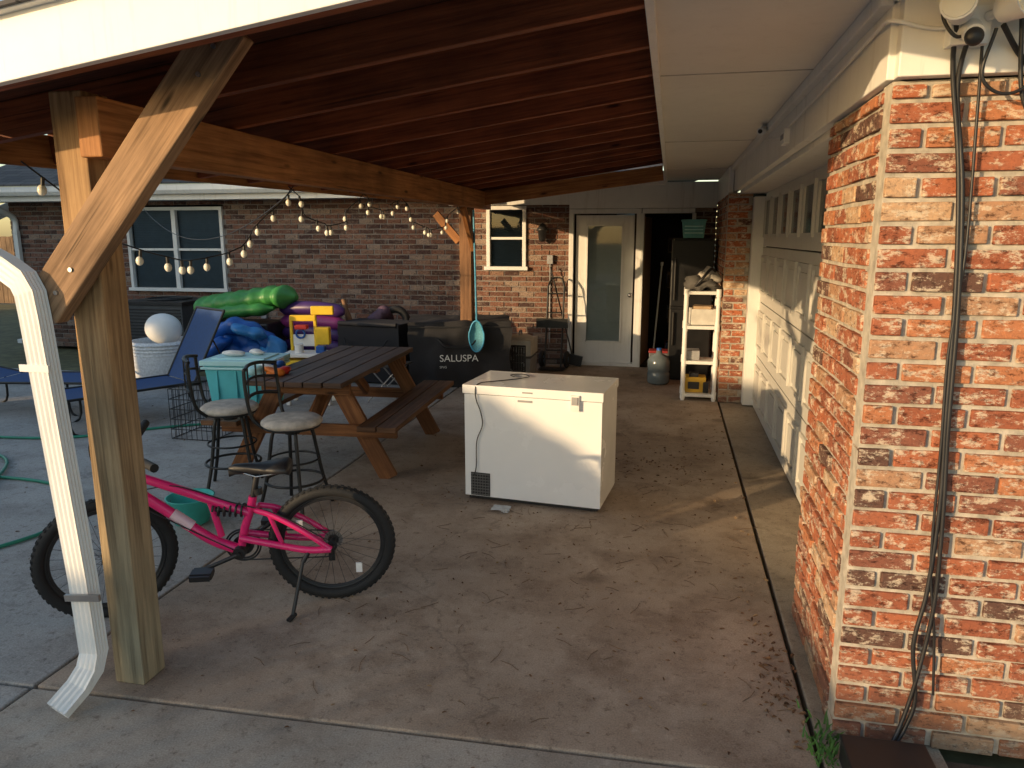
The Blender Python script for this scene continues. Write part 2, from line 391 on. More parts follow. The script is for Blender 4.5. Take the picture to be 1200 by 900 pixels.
kn=MB(); kn.lathe((0,0,0),[(0,0),(.03,0),(.03,.01),(.012,.015),(.012,.04),(.028,.05),(.03,.07),(.02,.08),(0,.082)],0,14)
o=kn.make("back_door_knob",[silver],H); o.rotation_euler=(math.radians(90),0,0); o.location=(-.52,YW,.98)
e=MB(); e.box((-.38,YW-.02,1.03),(.04,.12,2.06)); e.box((.28,YW-.0,1.03),(.05,.10,2.06)); e.box((-.05,YW-.01,2.09),(.68,.11,.06)); e.make("utility_door_frame",[white],H,.003)
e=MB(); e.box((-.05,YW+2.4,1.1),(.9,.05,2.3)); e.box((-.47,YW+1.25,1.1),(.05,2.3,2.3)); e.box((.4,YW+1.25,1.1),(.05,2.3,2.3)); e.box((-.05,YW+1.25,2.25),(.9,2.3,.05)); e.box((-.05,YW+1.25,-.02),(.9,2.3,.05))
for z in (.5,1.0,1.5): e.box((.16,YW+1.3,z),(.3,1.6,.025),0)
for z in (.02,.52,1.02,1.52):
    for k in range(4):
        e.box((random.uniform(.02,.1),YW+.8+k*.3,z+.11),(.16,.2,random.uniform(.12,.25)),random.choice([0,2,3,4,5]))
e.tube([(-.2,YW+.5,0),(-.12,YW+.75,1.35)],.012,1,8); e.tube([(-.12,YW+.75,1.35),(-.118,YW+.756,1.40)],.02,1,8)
e.make("utility_room",[roomm,plasw,M("dim_red",(.15,.02,.02),.6),M("box_brown",(.16,.11,.07),.8),M("dim_blue",(.03,.05,.12),.6),M("dim_grey",(.10,.10,.10),.6)],H)  # items get dimmed colours too, for the dark doorway
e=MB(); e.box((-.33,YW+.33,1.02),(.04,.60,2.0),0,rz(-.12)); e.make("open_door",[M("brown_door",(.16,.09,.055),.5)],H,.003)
s=MB()
s.box((-.40,YW-.04,2.29),(1.92,.06,.33)); s.box((-2.2,YW-.04,2.26),(1.70,.05,.16))
s.make("back_frieze",[white],H,.003)
s=MB()
s.box((.295,5.7,2.49),(.75,9.0,.03)); s.box((-1.5,9.70,2.491),(2.85,.98,.028)); s.box((3.9,2.36,2.488),(6.48,.50,.03)); s.box((2.1,6.4,2.487),(2.9,7.6,.03))
s.make("soffit",[cream],H)
s=MB()
for y in (3.65,6.1,8.5): s.box((.295,y,2.4735),(.75,.006,.005),0)
s.make("soffit_seams",[M("caulk_line",(.5,.48,.43),.7)],H)
s=MB()
s.box((-.095,5.7,2.56),(.03,9.0,.22)); s.box((-1.5,9.2,2.44),(2.8,.035,.16)); s.box((3.3,2.10,2.56),(6.78,.03,.22))
s.make("fascia",[white],H,.003)
s=MB()
s.box((XP+.005,5.9,2.345),(.05,6.7,.26)); s.box((3.41,YP-.012,2.345),(5.55,.05,.26))
s.box((.80,5.78,2.235),(.26,4.66,.10)); 
s.box((XP-.03,5.9,2.45),(.05,6.7,.05)); s.box((3.3,YP-.055,2.45),(5.4,.05,.05))
s.box((.87,8.02,1.08),(.14,.15,2.14)); s.box((.85,3.48,1.08),(.12,.07,2.14))
s.box((.585,9.22,2.33),(.05,2.0,.28))
s.make("garage_trim",[white],H,.004)
gd=MB(); Y0,Y1=3.5,7.95; nc=8; hh=2.21/4
for r in range(4):
    z0=r*hh+.005
    gd.box((.93,(Y0+Y1)/2,z0+hh/2-.005),(.04,Y1-Y0,hh-.010),0)
    for c in range(nc):
        w=(Y1-Y0)/nc; yc=Y0+w*(c+.5); zc=z0+hh/2
        fw,fh=w*.78,hh*.68
        for dy in (-1,1): gd.box((.902,yc+dy*(fw/2-.014),zc),(.020,.028,fh),0)
        for dz in (-1,1): gd.box((.902,yc,zc+dz*(fh/2-.014)),(.020,fw-.058,.028),0)
        if r<3: gd.box((.905,yc,zc),(.016,fw-.13,fh-.13),0)
        else: gd.box((.909,yc,zc),(.002,fw-.05,fh-.05),1)
gd.box((.903,(Y0+Y1)/2-.3,.12),(.02,.12,.03),2)
gd.make("garage_door",[garagew,M("garage_glass",(.10,.12,.13),.12,.1,bmp=0),grey],H,.005)
s=MB()
def roofplane(s,x0,x1,y0,y1,zf,th=.03,mat=0):
    P=[(x0,y0),(x1,y0),(x1,y1),(x0,y1)]; vs=[(x,y,zf(x,y)) for x,y in P]+[(x,y,zf(x,y)+th) for x,y in P]
    F6=[(3,2,1,0),(4,5,6,7),(0,1,5,4),(1,2,6,5),(2,3,7,6),(3,0,4,7)]
    s.add(vs,F6,mat,[[(P[k%4][0],P[k%4][1]) for k in f] for f in F6])
roofplane(s,-.14,6.6,1.1,16,lambda x,y:2.68+.33*(x+.14))
roofplane(s,-10.9,-2.6,9.68,15,lambda x,y:2.50+.38*(y-9.68))
roofplane(s,-2.6,-.14,9.3,15,lambda x,y:2.55+.38*(y-9.68))
s.make("roof",[shing],H)
s=MB()
s.box((-6.8,9.72,2.39),(8.3,.03,.22)); s.box((-6.8,9.98,2.30),(8.2,.5,.02)); 
s.box((-10.9,12.5,2.9),(.03,5.6,.2),0,Matrix.Rotation(.36,3,'X'))
s.make("back_fascia",[white],H)
s=MB()
prof=[(0,.11),(-.02,.0),(-.09,0),(-.125,.05),(-.125,.12),(-.115,.12)]
vs=[];fs=[]
for x in (-10.9,-2.66):
    for (a,c) in prof: vs.append((x,9.705+a,2.36+c))
for i in range(5): fs.append((i,i+1,7+i,6+i))
s.add(vs,fs,0); s.make("back_gutter",[gutterw],H)
s=MB()
s.tube(curve([(-10.2,9.62,2.36),(-10.2,9.75,2.2),(-10.25,10.12,2.05),(-10.25,10.14,1.8)],5),.045,0,6); s.box((-10.25,10.14,1.0),(.08,.06,1.7),0); s.box((-10.25,10.05,.10),(.08,.22,.06),0)
s.make("back_downspout",[gutterw],H)
s=MB(); s.box((-1.62,YW-.03,1.45),(.08,.05,.12),0); s.tube([(-1.62,YW-.02,1.39),(-1.62,YW-.02,.3)],.010,0,8); s.box((-6.0,YW-.03,.6),(.09,.05,.12),0); s.make("wall_outlet",[greyp],H,.004)
s=MB(); s.lathe((-1.72,YW-.10,1.72),[(0,.22),(.03,.20),(.075,.14),(.08,.12),(.06,.11),(.05,0),(.03,-.03),(0,-.03)],0,14); s.box((-1.72,YW-.03,1.82),(.08,.06,.12),0); s.make("wall_lantern",[black],H)

# ------------------------------------------------------------------ carport
C=empty("carport")
def zb(x,y): return 2.20+.14*(x+2.0)+.015*(y-2.0)
XE=-2.92
p=MB(); 
p.box((-2.045,2.35,1.12),(.13,.13,2.24),0)
p.make("front_post",[postw],C,.006)
p=MB(); p.box((-2.33,8.45,1.13),(.14,.14,2.26),0); p.make("rear_post",[rearw],C,.006)
p=MB()
p.beam((-1.925,2.24,zb(-1.93,2.2)-.10),(-2.20,8.95,zb(-2.2,8.95)-.10),.085,.195)
p.beam((-2.235,8.40,1.62),(-2.205,7.85,2.08),.05,.09); p.beam((-2.42,8.45,1.70),(-2.70,8.45,2.02),.05,.09)
p.beam((-2.4,8.62,zb(-2.3,8.6)-.09),(-.12,8.62,zb(-.3,8.6)-.09),.05,.16)
p.make("header_beam",[beamw],C,.005)
p=MB(); p.beam((-2.165,2.23,1.50),(-1.36,2.23,2.40),.06,.15)
for (x,z) in ((-2.09,1.56),(-2.02,1.64),(-1.47,2.25),(-1.41,2.33)): p.tube([(x,2.203,z),(x,2.194,z)],.008,1,10)
p.make("knee_brace",[bracew,grey],C,.006)
p=MB(); y=2.02
while y<9.3:
    xr=-.115; xl=XE+.02
    p.beam((xl,y,zb(xl,y)+.07),(xr,y,zb(xr,y)+.07),.042,.14); y+=.56
p.make("rafters",[rafw],C,.003)
p=MB(); yy=1.96; 
while yy<9.3:
    P=[(XE,yy),(-.11,yy),(-.11,yy+.145),(XE,yy+.145)]
    ou=random.uniform(0,30)
    vs=[(x,y_,zb(x,y_)+.142) for x,y_ in P]+[(x,y_,zb(x,y_)+.16) for x,y_ in P]
    F6=[(3,2,1,0),(4,5,6,7),(0,1,5,4),(1,2,6,5),(2,3,7,6),(3,0,4,7)]
    p.add(vs,F6,0,[[(P[k%4][0]+ou,P[k%4][1]+ou) for k in f] for f in F6]); yy+=.15
p.make("roof_deck",[deckw],C)
p=MB(); roofplane(p,XE-.04,-.15,1.88,9.35,lambda x,y:zb(x,y)+.165,.012); p.make("carport_shingles",[shing],C)
p=MB(); 
p.beam((XE-.02,1.94,zb(XE-.02,1.94)+.08),(-.115,1.94,zb(-.115,1.94)+.08),.03,.19,0)
p.beam((XE-.06,1.915,zb(XE-.06,1.915)+.172),(-.115,1.915,zb(-.115,1.9)+.172),.04,.022,0)
p.make("rake_board",[white],C,.003)
p=MB(); p.beam((XE,1.97,zb(XE,1.97)+.06),(XE,9.3,zb(XE,9.3)+.06),.035,.15,0); p.make("eave_board",[beamw],C,.003)
p=MB(); prof=[(0,.11),(-.0,.02),(-.07,.02),(-.11,.06),(-.11,.12),(-.10,.12)]
vs=[];fs=[]
for y in (1.93,9.3):
    for (a,c) in prof: vs.append((XE-.022+a,y,zb(XE,y)+.02+c))
for i in range(5): fs.append((i,i+1,7+i,6+i))
fs.append((0,1,2,3,4,5)); p.add(vs,fs,0); p.make("carport_gutter",[gutterw],C)
def ribbed(s,pts,w,d,mat=0):
    pts=[V(q) for q in pts]; prof=[]
    n=8
    for (a,c,e,f) in ((-1,-1,1,-1),(1,-1,1,1),(1,1,-1,1),(-1,1,-1,-1)):
        for k in range(n):
            t=k/n; x=a+(e-a)*t; y=c+(f-c)*t; q=.10*(k%2)
            nx,ny=((0,c) if c==f else (a,0)); prof.append((x*w/2-nx*q*w/2,y*d/2-ny*q*d/2))
    vs=[];fs=[];m=len(prof)
    for i,q in enumerate(pts):
        t=(pts[min(i+1,len(pts)-1)]-pts[max(i-1,0)]).normalized()
        y=V((0,1,0)); x=y.cross(t)
        if x.length<.3: x=V((1,0,0))
        x.normalize(); 
        yv=t.cross(x).normalized()
        for a,c in prof: vs.append(q+x*a+yv*c)
    for i in range(len(pts)-1):
        for k in range(m): k2=(k+1)%m; fs.append((i*m+k,i*m+k2,(i+1)*m+k2,(i+1)*m+k))
    s.add(vs,fs,mat)
D=MB()
ribbed(D,[(-3.0,2.20,2.12),(-3.0,2.20,2.04),(-2.985,2.20,1.99),(-2.93,2.20,1.955),(-2.26,2.18,1.645),(-2.19,2.17,1.605),(-2.163,2.165,1.56),(-2.155,2.165,1.48),(-2.135,2.17,1.1),(-2.105,2.18,.5),(-2.095,2.18,.20),(-2.098,2.155,.14),(-2.115,2.11,.09),(-2.14,2.03,.04)],.080,.058)
D.box((-2.08,2.142,.44),(.15,.012,.025),1,Matrix.Rotation(-.1,3,'Y')); D.box((-2.16,2.14,1.30),(.12,.008,.025),0)
D.make("downspout",[gutterw,grey])

# ------------------------------------------------------------------ freezer
F=MB(); F.X=Matrix.Translation((-1.30,4.61,0))@Matrix.Rotation(math.radians(-6),4,'Z')
W,Dp,Ht=.925,.53,.80
F.box((W/2,Dp/2,.03+(Ht-.09)/2),(W,Dp,Ht-.10),0)
F.box((W/2,Dp/2,Ht-.066),(W-.02,Dp-.02,.012),1)
F.box((W/2,Dp/2-.006,Ht-.03),(W+.016,Dp+.014,.058),0)
F.box((W/2,Dp/2,.022),(W-.04,Dp-.04,.024),1)
F.box((W-.17,-.016,Ht-.075),(.055,.025,.10),4); F.box((W-.17,-.03,Ht-.06),(.04,.012,.05),2)
F.box((.11,-.003,.12),(.135,.006,.16),1)
for i in range(8): F.box((.11,-.008,.05+i*.02),(.13,.006,.006),5)
for i in range(7): F.box((.053+i*.019,-.010,.12),(.004,.004,.155),5)
F.box((.42,-.002,Ht-.09),(.10,.003,.014),2)
F.box((.44,-.015,Ht-.03),(.07,.002,.010),2)
for x in (.12,W-.12): F.box((x,Dp+.012,Ht-.06),(.07,.03,.05),2)
F.tube(curve([(.28,.25,Ht+.004),(.16,.12,Ht+.005),(.10,.03,Ht+.006),(.085,-.017,Ht-.02),(.09,-.015,Ht-.10),(.12,-.014,Ht-.18),(.13,-.014,Ht-.27),(.09,-.014,Ht-.38),(.085,-.014,Ht-.55),(.07,-.014,Ht-.62)],6),.0038,1,6)
F.tube(curve([(.28,.25,Ht+.004),(.34,.36,Ht+.005),(.27,.43,Ht+.005),(.2,.38,Ht+.006),(.25,.3,Ht+.009)],6),.0038,1,6)
for x in (.07,W-.07):
    for y in (.06,Dp-.06): F.tube([(x,y,0),(x,y,.03)],.02,1,10)
F.make("chest_freezer",[appl,black,greyp,grey,plasw,M("vent_grille",(.12,.12,.12),.5)],None,.008)
pb=MB(); 
for (x,y,sx,sy) in ((-1.02,4.47,.12,.10),(-.98,4.42,.05,.06)):
    vs=[(x+(i/5-.5)*sx,y+(j/5-.5)*sy,.012+.012*mnoise.noise(V((i*.9,j*.9,x*9)))) for j in range(6) for i in range(6)]
    pb.add(vs,[(j*6+i,j*6+i+1,j*6+i+7,j*6+i+6) for j in range(5) for i in range(5)],0)
pb.make("plastic_wrapper",[M("clear_wrapper",(.45,.48,.5),.15,.1)])

# ------------------------------------------------------------------ bicycle
bx=V((-1.555,3.13,0)); dr=V((-.97,-.32,0)).normalized(); nl=V((-dr.y,dr.x,0)); 
if nl.y>0: nl=-nl
lean=math.radians(5)
Mx=Matrix(((dr.x,nl.x,0,bx.x),(dr.y,nl.y,0,bx.y),(0,0,1,0),(0,0,0,1)))
bk=MB(); bk.X=Mx@Matrix.Rotation(-lean,4,'X')
WB=1.12;RW=.300; KX=.915
def K(p): p=V(p); return V((p.x*KX,p.y,p.z))
def wheel(c,steer=0,front=False):
    c=V(c); ax=rz(steer)@V((0,1,0)); 
    bk.ring(c,RW-.027,.027,ax,0,56,12)
    t=ax.cross(V((0,0,1))).normalized(); w=V((0,0,1))
    for i in range(60):
        a=2*math.pi*i/60; rd=t*math.cos(a)+w*math.sin(a); R=Matrix((rd.cross(ax).normalized(),ax,rd)).transposed()
        for o in (-.014,.0,.014): bk.box(c+rd*(RW-.002-abs(o)*.25)+ax*o,(.014,.009,.008),0,R)
    bk.ring(c,RW-.056,.010,ax,1,48,8); bk.ring(c,RW-.066,.007,ax,1,48,6)
    bk.tube([c-ax*.055,c+ax*.055],.014,1,10); 
    for s_ in (-.03,.03): bk.tube([c+ax*(s_-.003),c+ax*(s_+.003)],.026,1,14)
    if not front:
        for k,rr in enumerate((.045,.038,.031)): bk.tube([c-ax*(.036+k*.005),c-ax*(.039+k*.005)],rr,7,20)
    for i in range(28):
        a=2*math.pi*i/28; rd=t*math.cos(a)+w*math.sin(a); a2=a+(.35 if i%2 else -.35); r2=t*math.cos(a2)+w*math.sin(a2)
        bk.tube([c+r2*.024+ax*(.03 if i%4<2 else -.03),c+rd*(RW-.064)],.0010,1,4)
    bk.box(c+t*.15+w*.1,(.03,.008,.05),8); bk.box(c-t*.12-w*.14,(.03,.008,.05),8)
wheel((0,0,RW)); st=math.radians(24)
def S(pnt):
    piv=V((.985,0,0)); return piv+rz(st)@(V(pnt)-piv)
wheel(K(S((WB,0,RW))),st,True)
T=lambda pts,r,m=3,seg=10:bk.tube([K(q) for q in pts],r,m,seg)
HT=V((.955,0,.715)); HBt=V((.99,0,.60)); BB=V((.47,0,.285)); ST=V((.40,0,.50)); BBk=K(BB)
T([HBt,HT],.027); 
T(curve([(.985,0,.63),(.80,0,.49),(.62,0,.35),(.49,0,.29)],5),.026)
T(curve([(.965,0,.69),(.78,0,.62),(.60,0,.55),(.41,0,.475)],5),.022)
T([BB,(.44,0,.40),ST,(.385,0,.56)],.020); T([(.385,0,.555),(.355,0,.665)],.014,1)
T([BB-V((0,.035,0)),BB+V((0,.035,0))],.030,1,14)
T([(.60,0,.55),(.56,0,.36)],.016)
T([(.79,.0,.486),(.70,.0,.416)],.0275,4)
for s_ in (-1,1):
    T(curve([(.46,s_*.03,.36),(.28,s_*.045,.325),(.12,s_*.062,.30),(0,s_*.066,RW)],5),.017)
    T(curve([(0,s_*.066,RW),(.14,s_*.06,.40),(.28,s_*.045,.475),(.37,s_*.03,.50)],5),.014)
    T([(.25,s_*.045,.335),(.30,s_*.044,.478)],.011)
T([(.37,-.03,.50),(.37,.03,.50)],.013)
T([(.60,0,.50),(.38,0,.485)],.012,1)
bk.tube([K((.585-i*.0028,.030*math.cos(i*.62),.50+.030*math.sin(i*.62)-i*.00018)) for i in range(58)],.0055,1,6)
for s_ in (-1,1):
    T([S((WB,s_*.055,RW)),S((1.055,s_*.055,.485))],.020,3); T([S((1.055,s_*.055,.485)),S((1.012,s_*.055,.60))],.013,2)
T([S((1.045,-.055,.50)),S((1.05,0,.545)),S((1.045,.055,.50))],.012,3)
T([S((1.005,-.065,.605)),S((1.005,.065,.605))],.018,1)
T([S((.955,0,.71)),S((.945,0,.75)),S((.985,0,.77))],.015,1)
hb=curve([S((.875,-.31,.815)),S((.92,-.17,.805)),S((.975,-.05,.77)),S((.975,.05,.77)),S((.92,.17,.805)),S((.875,.31,.815))],5)
T(hb,.0125,1)
for s_ in (-1,1):
    T([S((.905,s_*.21,.808)),S((.865,s_*.33,.817))],.019,0)
    T([S((.93,s_*.17,.805)),S((.99,s_*.20,.785)),S((.96,s_*.30,.775))],.006,2)
    bk.box(K(S((.925,s_*.175,.80))),(.035,.035,.03),1)
T(curve([S((.96,.17,.80)),S((1.10,.1,.82)),S((1.08,.03,.68)),(.93,.02,.62),(.75,.015,.63),(.5,.01,.54),(.25,.05,.48),(.03,.07,.36)],6),.003,1,6)
T(curve([S((.96,-.17,.80)),S((1.12,-.06,.85)),S((1.10,.02,.66)),S((1.06,.04,.52))],6),.003,1,6)
T(curve([S((.96,-.2,.80)),S((1.07,-.1,.72)),(.97,.03,.58),(.75,.03,.44),(.5,.03,.30)],6),.003,1,6)
sv=[];sf=[];prof=[(-.13,.07,.0),(-.115,.085,.012),(-.06,.078,.01),(0,.045,.004),(.06,.026,.004),(.12,.02,.002),(.15,.008,-.01)]
for (x,w,z) in prof:
    for k in range(10):
        aa=2*math.pi*k/10; sv.append((.30+x,w*math.cos(aa),.70+z+(.022*math.sin(aa) if math.sin(aa)>0 else .03*math.sin(aa))))
for i in range(len(prof)-1):
    for k in range(10): k2=(k+1)%10; sf.append((i*10+k,i*10+k2,(i+1)*10+k2,(i+1)*10+k))
sf.append(tuple(range(9,-1,-1))); bk.add(sv,sf,1,None,True)
T([(.24,.02,.68),(.355,.02,.665),(.43,.01,.685)],.004,2); T([(.24,-.02,.68),(.355,-.02,.665),(.43,-.01,.685)],.004,2)
T([(.355,0,.57),(.36,0,.60)],.021,1)
for rr in (.082,.07): bk.ring(BBk+V((0,-.045,0)),rr,.005,(0,1,0),1,40,6)
bk.tube([BBk+V((0,-.042,0)),BBk+V((0,-.048,0))],.05,1,24); bk.tube([BBk+V((0,.038,0)),BBk+V((0,.046,0))],.03,1,20)
bk.tube([BBk+V((0,-.06,0)),BBk+V((-.13,-.065,.10))],.011,1); bk.tube([BBk+V((0,.05,0)),BBk+V((.155,.065,-.06))],.011,1)
bk.tube([BBk+V((0,-.06,0)),BBk+V((0,.06,0))],.012,1)
bk.box(BBk+V((.155,.115,-.06)),(.09,.09,.024),1); bk.box(BBk+V((.155,.115,-.06)),(.094,.05,.032),1); bk.box(BBk+V((-.13,-.115,.10)),(.09,.09,.022),1)
bk.tube([BBk+V((0,-.047,.082)),V((0,-.045,RW+.042))],.0035,1,5); bk.tube([BBk+V((0,-.047,-.082)),V((.04,-.045,.20)),V((0,-.045,.21))],.0035,1,5)
bk.box((.015,-.055,.225),(.03,.012,.10),1)
bk.tube([(.10,.062,.30),(.13,.085,.25)],.012,1); bk.X=Mx; bk.tube([(.13,.10,.25),(.175,.20,.012)],.009,1); bk.tube([(.165,.185,.02),(.19,.225,.006)],.012,0)
bk.make("bicycle",[rubber,black,silver,pink,M("frame_decal",(.75,.55,.60),.35),grey,rubber,grey,M("reflector_white",(.8,.8,.8),.3)])

# ------------------------------------------------------------------ picnic table
t=MB(); t.X=Matrix.Translation((-2.60,5.52,0))@Matrix.Rotation(math.radians(3),4,'Z')
L=1.75
for i in range(5): t.box((-.284+i*.142,random.uniform(-.006,.006),.735+random.uniform(-.001,.001)),(.134,L,.038),0,Matrix.Rotation(random.uniform(-.004,.004),3,'Y'))
for s_ in (-1,1):
    for k in (0,1): t.box((s_*(.52+k*.145),random.uniform(-.01,.01),.43),(.138,L,.038),2)
    yc=s_*.63
    for q in (-1,1): t.beam((q*.22,yc,.715),(q*.60,yc,.0),.040,.13,1)
    t.box((0,yc+s_*.041,.365),(1.36,.040,.088),1); t.box((0,yc+s_*.041,.672),(.68,.040,.086),1)
    t.beam((0,yc-s_*.05,.40),(0,s_*.16,.71),.04,.088,1)
t.box((0,0,.695),(.64,.088,.038),1)
t.make("picnic_table",[tabw,tabl,wood("bench_wood",(.095,.045,.024),(.22,.115,.06),.55)],None,.004)

# ------------------------------------------------------------------ bar stools
def stool(loc,rot,name="bar_stool"):
    s=MB(); s.X=Matrix.Translation(loc)@Matrix.Rotation(rot,4,'Z'); h=.57
    for k in range(4):
        a=math.pi/4+k*math.pi/2; c,n_=math.cos(a),math.sin(a)
        s.tube(curve([(c*.06,n_*.06,h-.02),(c*.12,n_*.12,h-.05),(c*.15,n_*.15,h-.2),(c*.18,n_*.18,.2),(c*.235,n_*.235,.0)],5),.012,0,8)
    s.ring((0,0,.19),.185,.009,mat=0); s.ring((0,0,.33),.162,.007,mat=0)
    s.tube([(0,0,h-.07),(0,0,h-.01)],.05,0,12); s.ring((0,0,h-.015),.17,.012,mat=0)
    s.lathe((0,0,h-.01),[(0,0),(.18,0),(.195,.015),(.193,.03),(.17,.048),(.09,.055),(0,.056)],1,28)
    for sg in (-1,1):
        s.tube(curve([(.13,sg*.12,h-.02),(.19,sg*.15,h+.05),(.215,sg*.16,h+.2),(.225,sg*.155,h+.34),(.22,sg*.15,h+.36)],5),.012,0,8)
    for z in (.36,.27,.16):
        s.tube(curve([(.22-.005,-.155,h+z),(.255,-.08,h+z+.012),(.265,0,h+z+.018),(.255,.08,h+z+.012),(.22-.005,.155,h+z)],5),.012 if z!=.27 else .009,0,8)
    for y in (-.08,0,.08): s.tube([(.26,y,h+.17),(.26,y,h+.37)],.006,0,6)
    return s.make(name,[blackm,cushion])
stool((-2.36,4.25,0),math.radians(172)); stool((-2.98,4.52,0),math.radians(205))

# ------------------------------------------------------------------ storage tote on bench
s=MB(); s.X=Matrix.Translation((-3.22,5.15,.452))@Matrix.Rotation(.12,4,'Z')
s.box((0,0,.17),(.50,.38,.34),0,taper=.86)
s.box((0,0,.32),(.54,.42,.02),1); s.box((0,0,.36),(.55,.43,.04),1); s.box((0,0,.385),(.42,.30,.015),1)
for x in (-.15,0,.15): s.box((x,-.185,.17),(.012,.02,.26),0)
for x in (-.279,.279): s.box((x,0,.34),(.015,.12,.07),2)
s.make("storage_tote",[turq,turql,plasw],None,.008)
s=MB()
for i,(x,y,r,m) in enumerate([(-3.30,5.1,.06,0),(-3.15,5.2,.05,2)]): s.ell((x,y,.865),(r*1.4,r,.022),m,lump=.6,ls=14)
s.make("folded_towel",[M("towel_white",(.7,.72,.72),.9),turq,plasw])
s=MB()
for i,(x,y,z,r,m) in enumerate([(-2.93,4.95,.785,.06,0),(-2.83,4.85,.785,.05,1),(-2.88,5.03,.79,.05,2),(-2.80,4.95,.775,.04,3),(-2.97,4.84,.785,.05,4)]): s.ell((x,y,z),(r*1.3,r,r*.7),m,lump=.9,ls=20)
s.make("snack_bags",[plasw,orange,blue,red,turql])

# ------------------------------------------------------------------ garden hose
s=MB()
s.tube(curve([(-3.55,2.75,.012),(-3.75,3.05,.012),(-3.62,3.5,.012),(-3.72,3.86,.012),(-4.1,4.2,.012),(-4.7,4.32,.012),(-5.6,4.2,.012),(-6.8,4.0,.012)],8),.012,0,8)
s.tube(curve([(-3.55,2.75,.014),(-3.9,2.85,.012),(-4.3,3.3,.012),(-4.6,4.0,.026),(-5.2,4.75,.012),(-6.2,4.9,.012),(-7.5,4.9,.012)],8),.012,0,8)
s.tube(curve([(-6.9,5.3,.012),(-5.8,5.25,.012),(-5.1,5.4,.012),(-4.5,5.9,.012),(-3.9,6.2,.012),(-3.6,6.1,.012)],8),.012,0,8)
s.tube([(-3.55,2.75,.013),(-3.52,2.70,.013)],.015,1,10)
s.make("garden_hose",[hoseg,yellow])
s=MB(); s.lathe((-2.86,3.85,0),[(.08,0),(.10,.01),(.14,.17),(.145,.175),(.135,.175),(.095,.02),(0,.015)],0,24); s.tube(curve([(-3.0,3.85,.165),(-2.95,3.78,.10),(-2.86,3.73,.07),(-2.77,3.78,.10),(-2.72,3.85,.165)],5),.003,1,6); s.make("bucket",[M("bucket_green",(.05,.42,.36),.5),silver])

# ------------------------------------------------------------------ lounge chairs
def lounge(loc,rot,back):
    s=MB(); s.X=Matrix.Translation(loc)@Matrix.Rotation(rot,4,'Z')
    hz=.33; bl=.78; cx,cz=math.cos(back)*bl,math.sin(back)*bl
    for y in (-.3,.3):
        s.tube([(-1.15,y,hz),(0,y,hz)],.013,0,8); s.tube([(0,y,hz),(cx,y,hz+cz)],.013,0,8)
        for x in (-1.0,.35): s.tube(curve([(x-.14,y,hz),(x-.12,y,.02),(x+.12,y,.02),(x+.14,y,hz)],4),.012,0,8)
        s.tube([(0,y,hz),(.5,y,hz)],.012,0,8); s.tube([(.4,y,hz),(cx*.6,y,hz+cz*.6)],.008,0,6)
    s.tube([(cx,-.3,hz+cz),(cx,.3,hz+cz)],.013,0,8); s.tube([(-1.15,-.3,hz),(-1.15,.3,hz)],.013,0,8)
    nx=12
    vs=[];fs=[]
    for i in range(nx+1):
        for j in range(5): 
            u=i/nx; vs.append((-1.14+1.12*u,-.29+j*.145,hz-.03*math.sin(math.pi*u)*math.sin(math.pi*j/4)))
    for i in range(nx+1):
        for j in range(5): u=i/nx; sg=.04*math.sin(math.pi*u)*math.sin(math.pi*j/4); vs.append((cx*u+sg,-.29+j*.145,hz+cz*u-sg*.3))
    for o in (0,(nx+1)*5):
        for i in range(nx):
            for j in range(4): fs.append((o+i*5+j,o+i*5+j+1,o+(i+1)*5+j+1,o+(i+1)*5+j))
    s.add(vs,fs,1,None,True)
    return s.make("lounge_chair",[blackm,navy])
lounge((-6.7,6.25,0),math.radians(-170),math.radians(12))
lounge((-4.85,6.55,0),math.radians(60),math.radians(62))
s=MB(); cx,cy=-4.05,5.75
for i in range(9):
    for (a,c) in ((0,-.2),(0,.2)): s.tube([(cx-.2+i*.05,cy+c,0),(cx-.2+i*.05,cy+c,.45)],.003,0,5)
    for c in (-.2,.2): s.tube([(cx+c,cy-.2+i*.05,0),(cx+c,cy-.2+i*.05,.45)],.003,0,5)
for z in (.005,.09,.18,.27,.36,.45):
    P=[(cx-.2,cy-.2,z),(cx+.2,cy-.2,z),(cx+.2,cy+.2,z),(cx-.2,cy+.2,z)]
    for i in range(4): s.tube([P[i],P[(i+1)%4]],.0045,0,5)
s.make("wire_crate",[blackm])
s=MB(); s.lathe((-5.95,7.75,0),[(.28,0),(.31,.04),(.35,.25),(.36,.50),(.35,.54),(.32,.54),(.31,.45),(.30,.1),(0,.08)],0,32)
for z in [i*.04+.03 for i in range(13)]: s.ring((-5.95,7.75,z),.305+.055*(z/.5),.012,mat=0,n=40,seg=6)
s.make("wicker_planter",[wicker])
s=MB(); s.ell((-5.95,7.8,.66),(.21,.21,.19),0,24,16,lump=.12); s.make("beach_ball",[plasw])
s=MB(); s.box((-7.1,9.5,.42),(.95,.8,.78),0); s.box((-7.1,9.5,.84),(1.0,.85,.05),1)
for i in range(16): s.box((-7.1,9.09,.08+i*.045),(.9,.02,.014),1)
s.ring((-7.1,9.5,.88),.3,.012,mat=1)
for i in range(7): s.ring((-7.1,9.5,.88),.04+i*.04,.004,mat=1,n=24,seg=5)
s.make("air_conditioner_unit",[M("ac_grey",(.06,.065,.07),.5),black],None,.01)

